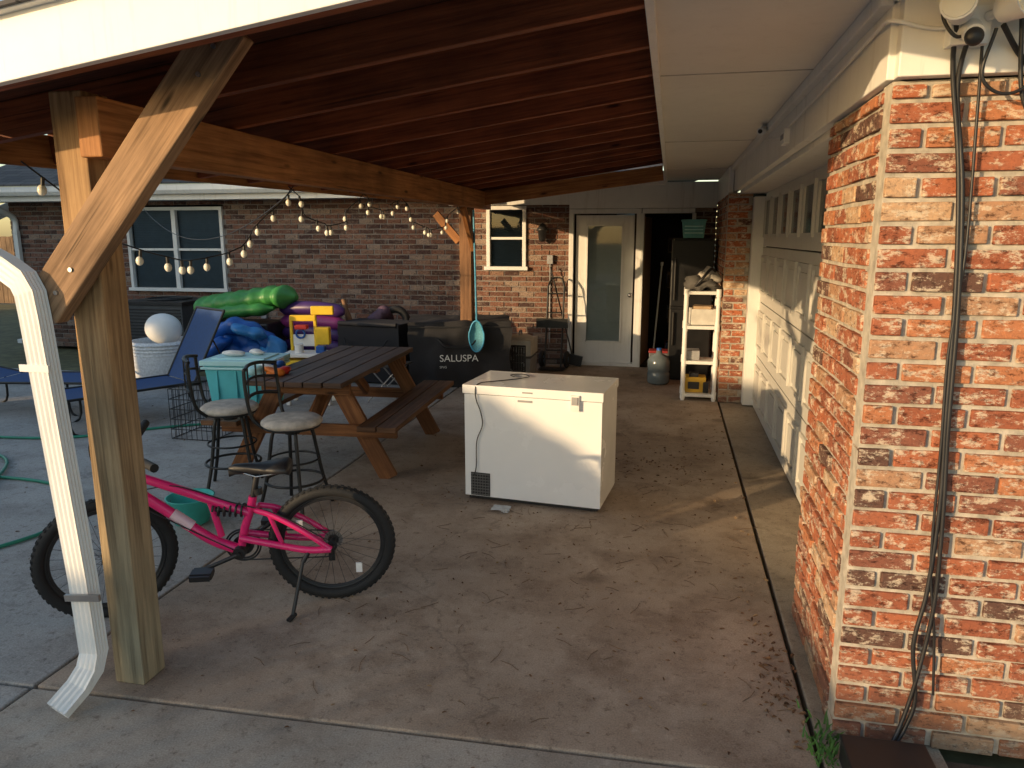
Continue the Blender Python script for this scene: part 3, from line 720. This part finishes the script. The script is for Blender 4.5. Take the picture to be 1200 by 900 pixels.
# ------------------------------------------------------------------ pool float pile
s=MB(); 
pp=curve([(-5.85,8.45,.84),(-5.6,8.4,.90),(-5.2,8.35,.96),(-4.8,8.4,1.02),(-4.5,8.4,1.02)],7)
nn=len(pp); s.tube(pp,[.05+.20*min(1,(i/3))*min(1,(nn-1-i)/3)*(1+.12*math.sin(i*1.9)) for i in range(nn)],0,18,flat=.55)
pp=curve([(-5.6,8.25,.80),(-5.2,8.15,.86),(-4.7,8.2,.90)],7); nn=len(pp); s.tube(pp,[.04+.12*min(1,(i/2))*min(1,(nn-1-i)/2)*(1+.1*math.sin(i*2.3)) for i in range(nn)],0,16,flat=.5)
s.make("green_pool_float",[green])
s=MB(); pp=curve([(-5.5,8.05,.30),(-5.35,7.95,.56),(-5.0,7.85,.72),(-4.68,7.9,.58),(-4.5,8.0,.3)],8); s.tube(pp,[.12+.02*math.sin(i*1.3) for i in range(len(pp))],0,16,flat=.8)
s.ell((-5.05,7.95,.36),(.34,.22,.26),0,22,14,lump=.8,ls=6); s.ell((-4.75,7.75,.66),(.22,.13,.07),1,22,14,Matrix.Rotation(.4,3,'Y'),lump=.6,ls=7); s.ell((-5.25,7.72,.46),(.24,.12,.08),0,22,14,Matrix.Rotation(-.5,3,'Y'),lump=.7,ls=7); s.ell((-4.55,7.85,.42),(.16,.1,.14),1,lump=.8,ls=9); s.make("blue_pool_float",[blue,M("light_blue_vinyl",(.03,.20,.5),.35)])
s=MB(); 
for k in range(6): 
    pp=curve([(-4.75,8.55-.02*k,.12+.15*k),(-4.3,8.4,.15+.145*k+.02*(k%2)),(-3.9,8.45,.10+.15*k)],6); s.tube(pp,[.04]+[.085]*(len(pp)-2)+[.04],0 if k!=4 else 1,12)
s.make("purple_air_mattress",[purple,M("magenta_vinyl",(.22,.03,.16),.4)])
s=MB(); s.box((-5.2,8.35,.36),(.9,.5,.72),0); s.make("patio_storage_box",[black],None,.02)
s=MB(); s.ell((-3.62,8.9,.56),(.16,.14,.13),0,lump=.6); s.ell((-3.66,9.0,.74),(.15,.12,.13),1,lump=.8,ls=6); s.box((-3.75,8.9,.25),(.5,.4,.5),1); s.ring((-3.45,9.0,.70),.14,.05,(.3,-1,.1),2)
s.tube(curve([(-3.85,8.7,.5),(-3.95,8.68,.75),(-4.02,8.7,.98)],5),[.06]*3+[.04]*4+[.03]*4,3,8); s.make("toy_bin",[M("dark_red_fabric",(.25,.03,.025),.8),M("mauve_fabric",(.10,.055,.085),.8),rubber,M("brown_toy",(.22,.11,.05),.7)],None,.01)
s=MB(); s.X=Matrix.Translation((-3.72,7.15,0))@Matrix.Rotation(.2,4,'Z')@Matrix.Scale(.92,4)
s.box((0,0,.58),(.55,.34,.04),1); s.box((0,0,.30),(.50,.30,.06),0)
for x in (-.23,.23):
    for y in (-.13,.13): s.box((x,y,.28),(.05,.05,.56),1)
s.box((-.1,-.06,.42),(.28,.26,.22),0); s.box((.14,.0,.46),(.16,.2,.14),1)
s.box((-.23,.13,.80),(.035,.04,.40),0); s.box((.05,.13,.86),(.035,.04,.52),0)
s.box((-.09,.13,.98),(.30,.05,.07),0); s.box((.14,.13,1.07),(.26,.06,.10),0); s.box((-.09,.13,.72),(.30,.02,.14),1); s.box((.15,.08,.78),(.16,.10,.20),0)
s.box((-.1,.09,.88),(.14,.1,.05),2); s.box((.15,-.04,.64),(.1,.1,.08),3); s.tube([(-.1,-.05,.6),(-.1,-.05,.70)],.05,1,14); s.ring((-.12,.10,.80),.05,.012,(0,1,0),3)
s.make("toy_workbench",[yellow,plasw,red,blue],None,.008)

# ------------------------------------------------------------------ storage bags
bp=V((-2.96,8.12,0)); ang=math.radians(16)
s=MB(); s.X=Matrix.Translation(bp)@Matrix.Rotation(ang,4,'Z'); w_,d_,h_=1.2,.85,.78
nx,ny,nz=12,9,8
def face(fn,a,b2,m=0):
    vs=[fn(i/a,j/b2) for j in range(b2+1) for i in range(a+1)]
    out=[]
    for q in vs:
        q=V(q); k=mnoise.noise(q*4+V((3,1,2))); k2=mnoise.noise(q*11)
        cc=V((w_/2,d_/2,h_/2)); dd=(q-cc); dd.z*=.6
        bulge=.045*k+.018*k2
        if q.z<.02: bulge*=.2
        out.append(q+dd.normalized()*bulge)
    s.add(out,[(j*(a+1)+i,j*(a+1)+i+1,(j+1)*(a+1)+i+1,(j+1)*(a+1)+i) for j in range(b2) for i in range(a)],m,None,True)
face(lambda u,v:(w_*u,0,h_*v),nx*2,nz*2); face(lambda u,v:(w_,d_*u,h_*v),ny*2,nz*2); face(lambda u,v:(0,d_*(1-u),h_*v),ny*2,nz*2); face(lambda u,v:(w_*(1-u),d_,h_*v),nx*2,nz*2); face(lambda u,v:(w_*u,d_*v,h_),nx*2,ny*2)
s.box((w_/2,-.025,h_-.06),(w_,.012,.012),1); s.tube(curve([(.35,-.03,h_-.2),(.45,-.07,h_-.28),(.7,-.07,h_-.28),(.8,-.03,h_-.2)],5),.012,1,6)
bag=s.make("storage_bag",[canvas,black])
for nm,body,size,zz in (("label_text","SALUSPA",.115,.32),("label_text_small","SPAS",.04,.24)):
    tx=bpy.data.curves.new(nm,"FONT"); tx.body=body; tx.size=size; tx.extrude=.001; to=bpy.data.objects.new(nm,tx); bpy.context.scene.collection.objects.link(to)
    to.parent=bag; to.matrix_world=Matrix.Translation(bp)@Matrix.Rotation(ang,4,'Z')@Matrix.Translation((.36,-.055,zz))@Matrix.Rotation(math.radians(90),4,'X'); tx.materials.append(plasw)
s=MB(); s.X=Matrix.Translation((-3.55,8.25,0))@Matrix.Rotation(-.15,4,'Z')
s.box((0,.3,.37),(.85,.5,.72),0); s.tube([(-.4,.05,.72),(.4,.05,.72)],.03,0,8); s.tube(curve([(-.3,-.0,.55),(-.2,-.05,.45),(.2,-.05,.45),(.3,0,.55)],5),.012,0,6)
s.make("duffel_bag",[canvas],None,.05)
s=MB(); cx,cy=-2.95,7.45
s.box((cx,cy,.40),(.42,.36,.02),0)
for y in (-.15,.15): s.tube([(cx-.19,cy+y,0),(cx+.17,cy+y,.39)],.009,1,6); s.tube([(cx+.19,cy+y,0),(cx-.17,cy+y,.39)],.009,1,6)
s.make("folding_table",[black,grey],None,.004)

# ------------------------------------------------------------------ pool net on post
s=MB(); nxp=V((-2.20,8.28,0))
s.tube([nxp+V((0,0,2.05)),nxp+V((.03,-.02,.80))],.011,0,8)
c0=nxp+V((.03,-.03,.62))
fr=[c0+V((.09*math.sin(a)*(1.0 if math.cos(a)<.3 else .9),0,.18*math.cos(a))) for a in [2*math.pi*i/28 for i in range(28)]]
s.tube(fr,.010,0,6,True)
vs=[];fs=[]
for i in range(9):
    for j in range(9):
        u=(i/8-.5)*2; v=(j/8-.5)*2; vs.append(c0+V((.088*u*math.sqrt(max(0,1-v*v*.98)),.05*(1-u*u)*(1-v*v),.175*v)))
for i in range(8):
    for j in range(8): fs.append((i*9+j,i*9+j+1,(i+1)*9+j+1,(i+1)*9+j))
s.add(vs,fs,1,None,True)
s.make("pool_skimmer_net",[M("blue_pole",(.05,.3,.5),.4),M("net_mesh",(.08,.28,.36),.7,.3,60)])
s=MB(); s.X=Matrix.Translation((-1.85,9.25,0))
s.box((0,0,.13),(.36,.5,.24),0,taper=.9); s.box((0,0,.38),(.36,.5,.20),1); s.ell((0,0,.47),(.175,.24,.06),1)
for i in range(7): s.tube([(-.10+i*.033,-.262,.10),(-.10+i*.033,-.262,.40)],.004,2,5)
for z in (.10,.2,.3,.4): s.tube([(-.11,-.264,z),(.11,-.264,z)],.004,2,5)
s.box((0,-.252,.25),(.24,.012,.34),3); s.tube(curve([(0,-.08,.52),(0,-.05,.57),(0,.05,.57),(0,.08,.52)],4),.012,0,6)
s.make("pet_carrier",[greyp,M("carrier_beige",(.60,.57,.51),.5),silver,black],None,.02)
s=MB(); hx,hy=-1.50,9.85
for x in (-.11,.11): s.tube([(hx+x,hy-.12,.03),(hx+x,hy+.12,1.10)],.013,0,8)
for z in (.25,.5,.75,1.0): s.tube([(hx-.11,hy-.12+.22*z,z),(hx+.11,hy-.12+.22*z,z)],.010,0,6)
s.tube(curve([(hx-.11,hy+.12,1.10),(hx-.06,hy+.16,1.2),(hx+.06,hy+.16,1.2),(hx+.11,hy+.12,1.10)],5),.013,0,8)
s.box((hx,hy-.2,.02),(.34,.2,.01),0)
for x in (-.17,.17): s.ring((hx+x,hy,.12),.085,.032,(1,0,0),1,24,8); s.tube([(hx+x-.02,hy,.12),(hx+x+.02,hy,.12)],.055,2,14)
s.tube([(hx-.17,hy,.12),(hx+.17,hy,.12)],.01,0,6); s.box((hx-.02,hy-.08,.62),(.42,.08,.12),0)
s.make("hand_truck",[blackm,rubber,M("wheel_blue",(.05,.15,.35),.4)])
s=MB(); s.tube([(-1.28,10.05,.15),(-1.60,10.08,1.35)],.010,0,8); s.box((-1.27,10.03,.09),(.26,.06,.14),0,Matrix.Rotation(.2,3,'Y')); s.make("push_broom",[black])

# ------------------------------------------------------------------ refrigerator & shelf
s=MB(); s.box((.26,9.6,.87),(.50,.62,1.74),0); s.box((.26,9.27,1.32),(.49,.04,.80),0); s.box((.26,9.27,.46),(.49,.04,.86),0)
s.tube([(.06,9.22,1.0),(.06,9.22,1.5)],.012,1,8); s.tube([(.06,9.22,.45),(.06,9.22,.85)],.012,1,8)
s.make("refrigerator",[M("black_enamel",(.010,.010,.011),.42,spec=.3),blackm],None,.01)
s=MB(); s.box((.26,9.45,1.84),(.28,.25,.20),0,taper=.85)
for z in (1.80,1.84,1.88): s.box((.26,9.322,z),(.22,.01,.012),1)
s.box((.26,9.45,1.95),(.30,.27,.02),0); s.make("plastic_basket",[M("teal_plastic",(.10,.34,.36),.5),turql],None,.01)
s=MB(); sx0,sx1,sy0,sy1=.165,.535,8.10,8.42
for x in (sx0+.02,sx1-.02):
    for y in (sy0+.02,sy1-.02): s.tube([(x,y,0),(x,y,1.2)],.022,0,10)
for z in (.06,.42,.80,1.17):
    s.box(((sx0+sx1)/2,(sy0+sy1)/2,z),(sx1-sx0,sy1-sy0,.035),0)
    for x in (sx0+.02,sx1-.02):
        for y in (sy0+.02,sy1-.02): s.tube([(x,y,z-.04),(x,y,z+.04)],.028,0,10)
s.make("plastic_shelf_unit",[plasw],None,.004)
s=MB(); s.box((.32,8.26,.165),(.22,.2,.17),0); s.box((.30,8.22,.27),(.10,.08,.05),1); s.box((.43,8.2,.14),(.06,.10,.12),1); s.box((.30,8.155,.16),(.12,.012,.08),1); s.make("power_tool_case",[M("tool_yellow",(.55,.33,.03),.5),black],None,.01)
s=MB(); s.box((.36,8.26,.91),(.26,.22,.17),0,rz(.1)); s.box((.36,8.25,1.01),(.2,.2,.03),1,rz(-.15)); s.box((.28,8.27,.49),(.14,.2,.10),2); s.make("cardboard_box",[M("white_carton",(.62,.6,.56),.8),M("kraft",(.4,.28,.17),.85),greyp],None,.004)
s=MB(); s.ell((.34,8.27,1.26),(.18,.13,.08),0,20,12,lump=.9,ls=12); s.ell((.42,8.3,1.33),(.10,.1,.08),1,20,12,lump=.9,ls=14)
s.tube(curve([(.24,8.2,1.2),(.34,8.15,1.32),(.44,8.25,1.42),(.50,8.3,1.3)],5),.016,2,8); s.make("tool_bag",[M("bag_grey",(.10,.095,.09),.9),M("rag",(.45,.42,.38),.9),black])
s=MB(); s.lathe((-.09,9.0,0),[(0,.01),(.12,.01),(.135,.03),(.135,.14),(.125,.155),(.135,.17),(.135,.28),(.11,.34),(.04,.37),(.03,.42),(0,.42)],0,24)
s.tube([(-.09,9.0,.41),(-.09,9.0,.44)],.032,1,14); s.make("water_jug",[M("jug_plastic",(.12,.15,.17),.15,.1,bmp=0),blue])
s=MB(); s.box((-.10,9.45,.16),(.24,.2,.32),0,taper=.9); s.box((-.10,9.45,.335),(.25,.21,.03),1); s.make("small_cooler",[M("cooler_grey",(.12,.12,.13),.5),M("dark_red",(.25,.02,.02),.5)],None,.01)

# ------------------------------------------------------------------ string lights
s=MB()
A=[(-2.66,2.7,2.06),(-2.64,4.9,2.10),(-2.62,6.1,2.13),(-2.60,7.0,2.14),(-2.42,8.4,2.15)]
sag=[.46,.28,.15,.32]
bulbs=[]
for k in range(4):
    a,b2=V(A[k]),V(A[k+1]); pts=[]
    for i in range(17):
        t_=i/16; q=a.lerp(b2,t_); q.z-=sag[k]*4*t_*(1-t_)+0; q.x+=.04*math.sin(i*1.3); pts.append(q)
    s.tube(pts,.004,0,5)
    nb=max(3,int((b2-a).length/.14))
    for i in range(nb):
        t_=(i+.5)/nb; q=a.lerp(b2,t_); q.z-=sag[k]*4*t_*(1-t_); q.x+=.04*math.sin(16*t_*1.3); bulbs.append(q)
a,b2=V((-2.60,4.9,2.08)),V((-7.5,9.5,2.28))
pts=[]
for i in range(25):
    t_=i/24; q=a.lerp(b2,t_); q.z-=.45*4*t_*(1-t_); pts.append(q)
s.tube(pts,.004,0,5)
for q in bulbs:
    dx,dy=random.uniform(-.012,.012),random.uniform(-.012,.012)
    s.tube([q,q+V((dx*.5,dy*.5,-.035))],.008,0,8); s.ell(q+V((dx,dy,-.055)),(.019,.019,.024),1,10,8)
s.make("string_lights",[black,bulbm])

# ------------------------------------------------------------------ pier things
s=MB(); yf=YP-.014
def cab(pts,r=.006): s.tube(curve([(x,yf-o,z) for x,o,z in pts],7),r,0,6)
cab([(.76,.08,2.34),(.78,.03,2.22),(.83,.012,1.95),(.86,.012,1.6),(.875,.012,1.2),(.887,.015,.9),(.88,.015,.6),(.855,.02,.4),(.88,.02,.2),(.855,.03,.09),(.81,.06,.02)],.007)
cab([(.80,.08,2.33),(.80,.02,2.18),(.845,.014,1.9),(.872,.014,1.55),(.885,.014,1.15),(.90,.016,.85),(.905,.016,.55),(.88,.02,.3),(.845,.03,.12),(.79,.08,.01)],.007)
cab([(.84,.05,2.34),(.86,.02,2.12),(.875,.014,1.7),(.86,.014,1.4),(.87,.014,1.1),(.88,.016,.7),(.915,.016,.45),(.935,.016,.22)],.0045)
cab([(.82,.08,2.34),(.76,.10,2.30),(.72,.09,2.36),(.74,.08,2.42),(.84,.07,2.43),(1.0,.05,2.36),(1.25,.04,2.38)],.005)
cab([(.88,.08,2.33),(.95,.03,2.26),(1.03,.03,2.18),(1.08,.03,2.28),(1.12,.04,2.38)],.008)
cab([(1.0,.05,2.40),(1.01,.03,2.28),(1.07,.03,2.17),(1.3,.03,2.15)],.009)
cab([(.86,.09,2.32),(.84,.08,2.20),(.90,.07,2.15),(.97,.06,2.18),(.98,.05,2.30),(.92,.06,2.38)],.005)
cab([(.93,.06,2.36),(.96,.05,2.15),(1.02,.04,2.08),(1.10,.04,2.14),(1.2,.04,2.3)],.006)
s.make("wall_cable",[black])
s=MB(); s.tube(curve([(XP-.035,2.60,2.38),(XP-.035,3.4,2.36),(XP-.035,4.55,2.34)],6),.006,0,6); s.tube(curve([(.80,YP-.05,2.36),(.72,YP-.05,2.34),(XP-.03,YP-.04,2.37),(XP-.036,2.62,2.38)],6),.006,0,6); s.make("white_cable",[plasw])
s=MB(); s.tube(curve([(.83,2.46,.03),(.86,2.38,.025),(.90,2.30,.02),(.94,2.2,.02)],6),.008,0,6); s.make("extension_cord",[M("red_cord",(.45,.06,.03),.5)])
s=MB(); s.box((.765,2.34,.02),(.26,.17,.10),0); s.box((.765,2.34,.077),(.27,.18,.015),0)
for i in range(5): s.box((.665+i*.05,2.25,.02),(.02,.01,.06),1)
s.make("bait_station_box",[black,black],None,.008)
s=MB(); fx,fz=.80,2.335
s.box((fx,YP-.06,fz),(.10,.06,.10),0); s.tube([(fx,YP-.09,fz-.01),(fx-.01,YP-.15,fz-.04)],.028,0,14)
for dx in (-.07,.10):
    c1=V((fx+dx*.4,YP-.09,fz+.02)); c2=V((fx+dx,YP-.19,fz+.035)); s.tube([c1,c1.lerp(c2,.4)],.014,0,8); s.tube([c1.lerp(c2,.35),c2],[.034,.046],0,16); s.tube([c2,c2+(c2-c1).normalized()*.004],.040,1,16)
s.ell((fx-.012,YP-.158,fz-.046),(.025,.018,.025),2)
s.make("floodlight_camera",[plasw,bulbm,black])
s=MB(); s.box((XP-.03,4.55,2.30),(.04,.13,.08),0)
for i in range(3): s.box((XP-.052,4.51+i*.04,2.30),(.006,.018,.03),1)
s.tube([(XP-.02,4.6,2.31),(XP-.02,5.7,2.42)],.008,0,6); s.make("outlet_box",[plasw,greyp],None,.003)
s=MB(); s.tube([(XP-.06,5.3,2.44),(XP-.10,5.22,2.42)],.025,0,12); s.box((XP-.06,5.32,2.455),(.05,.05,.03),0); s.ell((XP-.103,5.215,2.42),(.014,.014,.014),1); s.make("security_camera",[plasw,black])
s=MB()
for k in range(90):
    bx_,by_=random.gauss(.59,.025),random.gauss(2.45,.07); a=random.uniform(0,6.28); h=random.uniform(.015,.06); w=.004; dx,dy=math.cos(a)*h*.6,math.sin(a)*h*.6
    s.add([(bx_-w,by_,0),(bx_+w,by_,0),(bx_+dx*.5+w*.8,by_+dy*.5,h*.7),(bx_+dx*.5-w*.8,by_+dy*.5,h*.7),(bx_+dx,by_+dy,h)],[(0,1,2,3),(3,2,4)],0)
s.make("weeds",[grassm])

# ------------------------------------------------------------------ litter on floor
s=MB()
def leaf(x,y,sz,m=0,z=.004):
    a=random.uniform(0,6.28); c,n_=math.cos(a),math.sin(a); k=random.uniform(.3,.55); cu=random.uniform(.1,.5)*sz
    P=[(0,0,0),(.35,k*.5,cu*.6),(.8,k*.35,cu),(1.1,0,cu*.3),(.8,-k*.35,cu),(.35,-k*.5,cu*.6),(.5,0,0)]
    s.add([(x+(p[0]*c-p[1]*n_)*sz,y+(p[0]*n_+p[1]*c)*sz,z+p[2]) for p in P],[(0,6,1),(1,6,2),(2,6,3),(3,6,4),(4,6,5),(5,6,0)],m)
for k in range(480): leaf(random.uniform(-2.2,.5),random.uniform(2.3,8),random.uniform(.006,.024),random.choice((0,0,1)))
for c_ in range(14):
    cx_,cy_=random.uniform(-1.8,.3),random.uniform(2.6,6.5)
    for k in range(14): leaf(random.gauss(cx_,.12),random.gauss(cy_,.12),random.uniform(.006,.02),random.choice((0,0,1)))
for k in range(110): leaf(min(.54,random.gauss(.47,.08)),random.uniform(2.4,7.5),random.uniform(.01,.03),random.choice((0,1)))
for k in range(80): leaf(random.gauss(.48,.04),random.gauss(2.85,.2),random.uniform(.012,.03))
for k in range(120): leaf(random.gauss(-.05,.25),random.gauss(5.7,.4),random.uniform(.01,.028))
for k in range(90): leaf(random.uniform(-6,-2.5),random.uniform(2.3,8),random.uniform(.01,.026),z=.002)
for k in range(30): leaf(random.uniform(-2,.5),random.uniform(1.2,2.2),random.uniform(.012,.026))
s.make("dry_leaves",[leafm,M("dry_leaf_pale",(.33,.22,.12),.85,.3)])
s=MB()
for k in range(150):
    x,y=random.uniform(-1.6,.5),random.uniform(2.4,5.8); a=random.uniform(0,6.28); L_=random.uniform(.03,.12); 
    s.tube([(x,y,.003),(x+math.cos(a)*L_*.5,y+math.sin(a)*L_*.5,.005),(x+math.cos(a+.15)*L_,y+math.sin(a+.15)*L_,.003)],.0013,0,5)
s.make("twigs",[twigm])

# ------------------------------------------------------------------ surroundings
fw=wood("fence_wood",(.12,.08,.05),(.26,.19,.13),.85)
def fence(name,p0,p1,h):
    s=MB(); p0=V(p0);p1=V(p1);d=(p1-p0);L=d.length;u=d.normalized();ang=math.atan2(u.y,u.x);n=int(L/.15)
    for i in range(n):
        c=p0+u*(i+.5)*.15; hh=h+random.uniform(-.01,.01); s.box((c.x,c.y,hh/2-.03),(.14,.018,hh),0,rz(ang))
    for z in (.4,h-.3): q=(p0+p1)/2; nrm=rz(ang)@V((0,.03,0)); s.box((q.x+nrm.x,q.y+nrm.y,z),(L,.04,.09),0,rz(ang))
    s.make(name,[fw])
fence("shade_fence",(-12.6,-1.6,0),(-3.0,-11.2,0),2.15)  # unseen fence added behind the camera to keep low sun off the foreground
fence("shade_fence",(-30,17,0),(-10,17,0),1.8)
def SP(s_,p_): return V(((s_*1.41421+p_)/2,(s_*1.41421-p_)/2,0))
hp=[(-4.75,2.05),(-5.05,2.28),(-5.7,2.52),(-6.2,2.62),(-8.5,2.66),(-11,2.62),(-13.5,2.7)]  # unseen added hedge: sloped top shaped to cast the diagonal freezer shadow
def hh_(p_):
    for (a,b_),(c,d_) in zip(hp,hp[1:]):
        if c<=p_<=a: return b_+(d_-b_)*(p_-a)/(c-a)
    return 2.1
s=MB(); n=40; vs=[]
for i in range(n+1):
    p_=-4.75-8.75*i/n; h=hh_(p_)-.05
    for ds in (-.35,.35):
        q=SP(-9.3+ds,p_); vs.append((q.x,q.y,0)); vs.append((q.x,q.y,h))
fs=[]
for i in range(n):
    o=i*4; fs+=[(o,o+1,o+5,o+4),(o+1,o+3,o+7,o+5),(o+3,o+2,o+6,o+7)]
fs+=[(0,2,3,1),(n*4,n*4+1,n*4+3,n*4+2)]
s.add(vs,fs,0)
for k in range(9000):
    p_=random.uniform(-13.5,-4.75); h=hh_(p_); r_=random.random()
    if r_<.45: q=SP(-9.3+random.choice((-.37,.37)),p_); q.z=random.uniform(0,h)
    else: q=SP(-9.3+random.uniform(-.37,.37),p_); q.z=h+random.gauss(-.02,.03)
    R=Matrix.Rotation(random.uniform(0,6.28),3,'Z')@Matrix.Rotation(random.uniform(0,3),3,'X'); z=.035
    s.add([q+R@V((-z,0,0)),q+R@V((0,-z*.5,0)),q+R@V((z,0,0)),q+R@V((0,z*.5,0))],[(0,1,2,3)],0)
s.make("shade_hedge",[M("shade_hedge_leaf",(.05,.085,.03),.75,.4,3)])
NH=empty("shade_house")  # unseen house added as an occluder to shade the left patio and wall
R45=rz(math.radians(-45)); c=V((-19.5,3.5,0))
s=MB(); s.box((c.x,c.y,1.7),(13,7,3.4),0,R45); s.make("walls",[M("siding",(.42,.36,.29),.8)],NH)
s=MB()
P=[V((-7,-4,3.3)),V((7,-4,3.3)),V((7,4,3.3)),V((-7,4,3.3)),V((-7,0,5.4)),V((7,0,5.4))]
s.add([c+R45@q for q in P],[(0,1,5,4),(3,4,5,2),(0,4,3),(1,2,5)],0); s.make("gable_roof",[shing],NH)
s=MB()
for x in (-4,-1,3): s.box(c+R45@V((x,3.52,1.7)),(1.1,.06,1.2),0,R45); s.box(c+R45@V((x,3.56,1.7)),(.95,.04,1.05),1,R45)
s.make("windows",[white,black],NH)

# ------------------------------------------------------------------ light
el=math.radians(9); az=(.7071,.7071)
sd=V((az[0]*math.cos(el),az[1]*math.cos(el),-math.sin(el)))
sun=bpy.data.lights.new("sun","SUN"); sun.energy=5; sun.angle=math.radians(.6); sun.color=(1,.70,.38)
so=bpy.data.objects.new("sun",sun); bpy.context.scene.collection.objects.link(so); so.rotation_euler=sd.to_track_quat('-Z','Y').to_euler(); so.location=(-8,-8,4)
w=bpy.data.worlds.new("World"); bpy.context.scene.world=w; w.use_nodes=True; nt=w.node_tree
sky=nt.nodes.new("ShaderNodeTexSky"); sky.sky_type='NISHITA'; sky.sun_disc=False; sky.sun_elevation=el; sky.sun_rotation=math.radians(225)
bg=nt.nodes["Background"]; nt.links.new(sky.outputs[0],bg.inputs[0]); bg.inputs[1].default_value=.31
# ------------------------------------------------------------------ camera
f=865.0; th=.1963; ps=.2089
Fv=V((-math.sin(ps)*math.cos(th),math.cos(ps)*math.cos(th),-math.sin(th))); Rv=V((math.cos(ps),math.sin(ps),0)); Uv=Rv.cross(Fv)
cd=bpy.data.cameras.new("camera"); cd.sensor_width=36; cd.lens=f/1200*36; cd.clip_start=.05; cd.clip_end=600
co=bpy.data.objects.new("camera",cd); bpy.context.scene.collection.objects.link(co)
co.matrix_world=Matrix(((Rv.x,Uv.x,-Fv.x,0),(Rv.y,Uv.y,-Fv.y,0),(Rv.z,Uv.z,-Fv.z,1.75),(0,0,0,1)))
sc=bpy.context.scene; sc.camera=co
sc.view_settings.view_transform='Standard'; sc.view_settings.look='None'; sc.view_settings.exposure=0
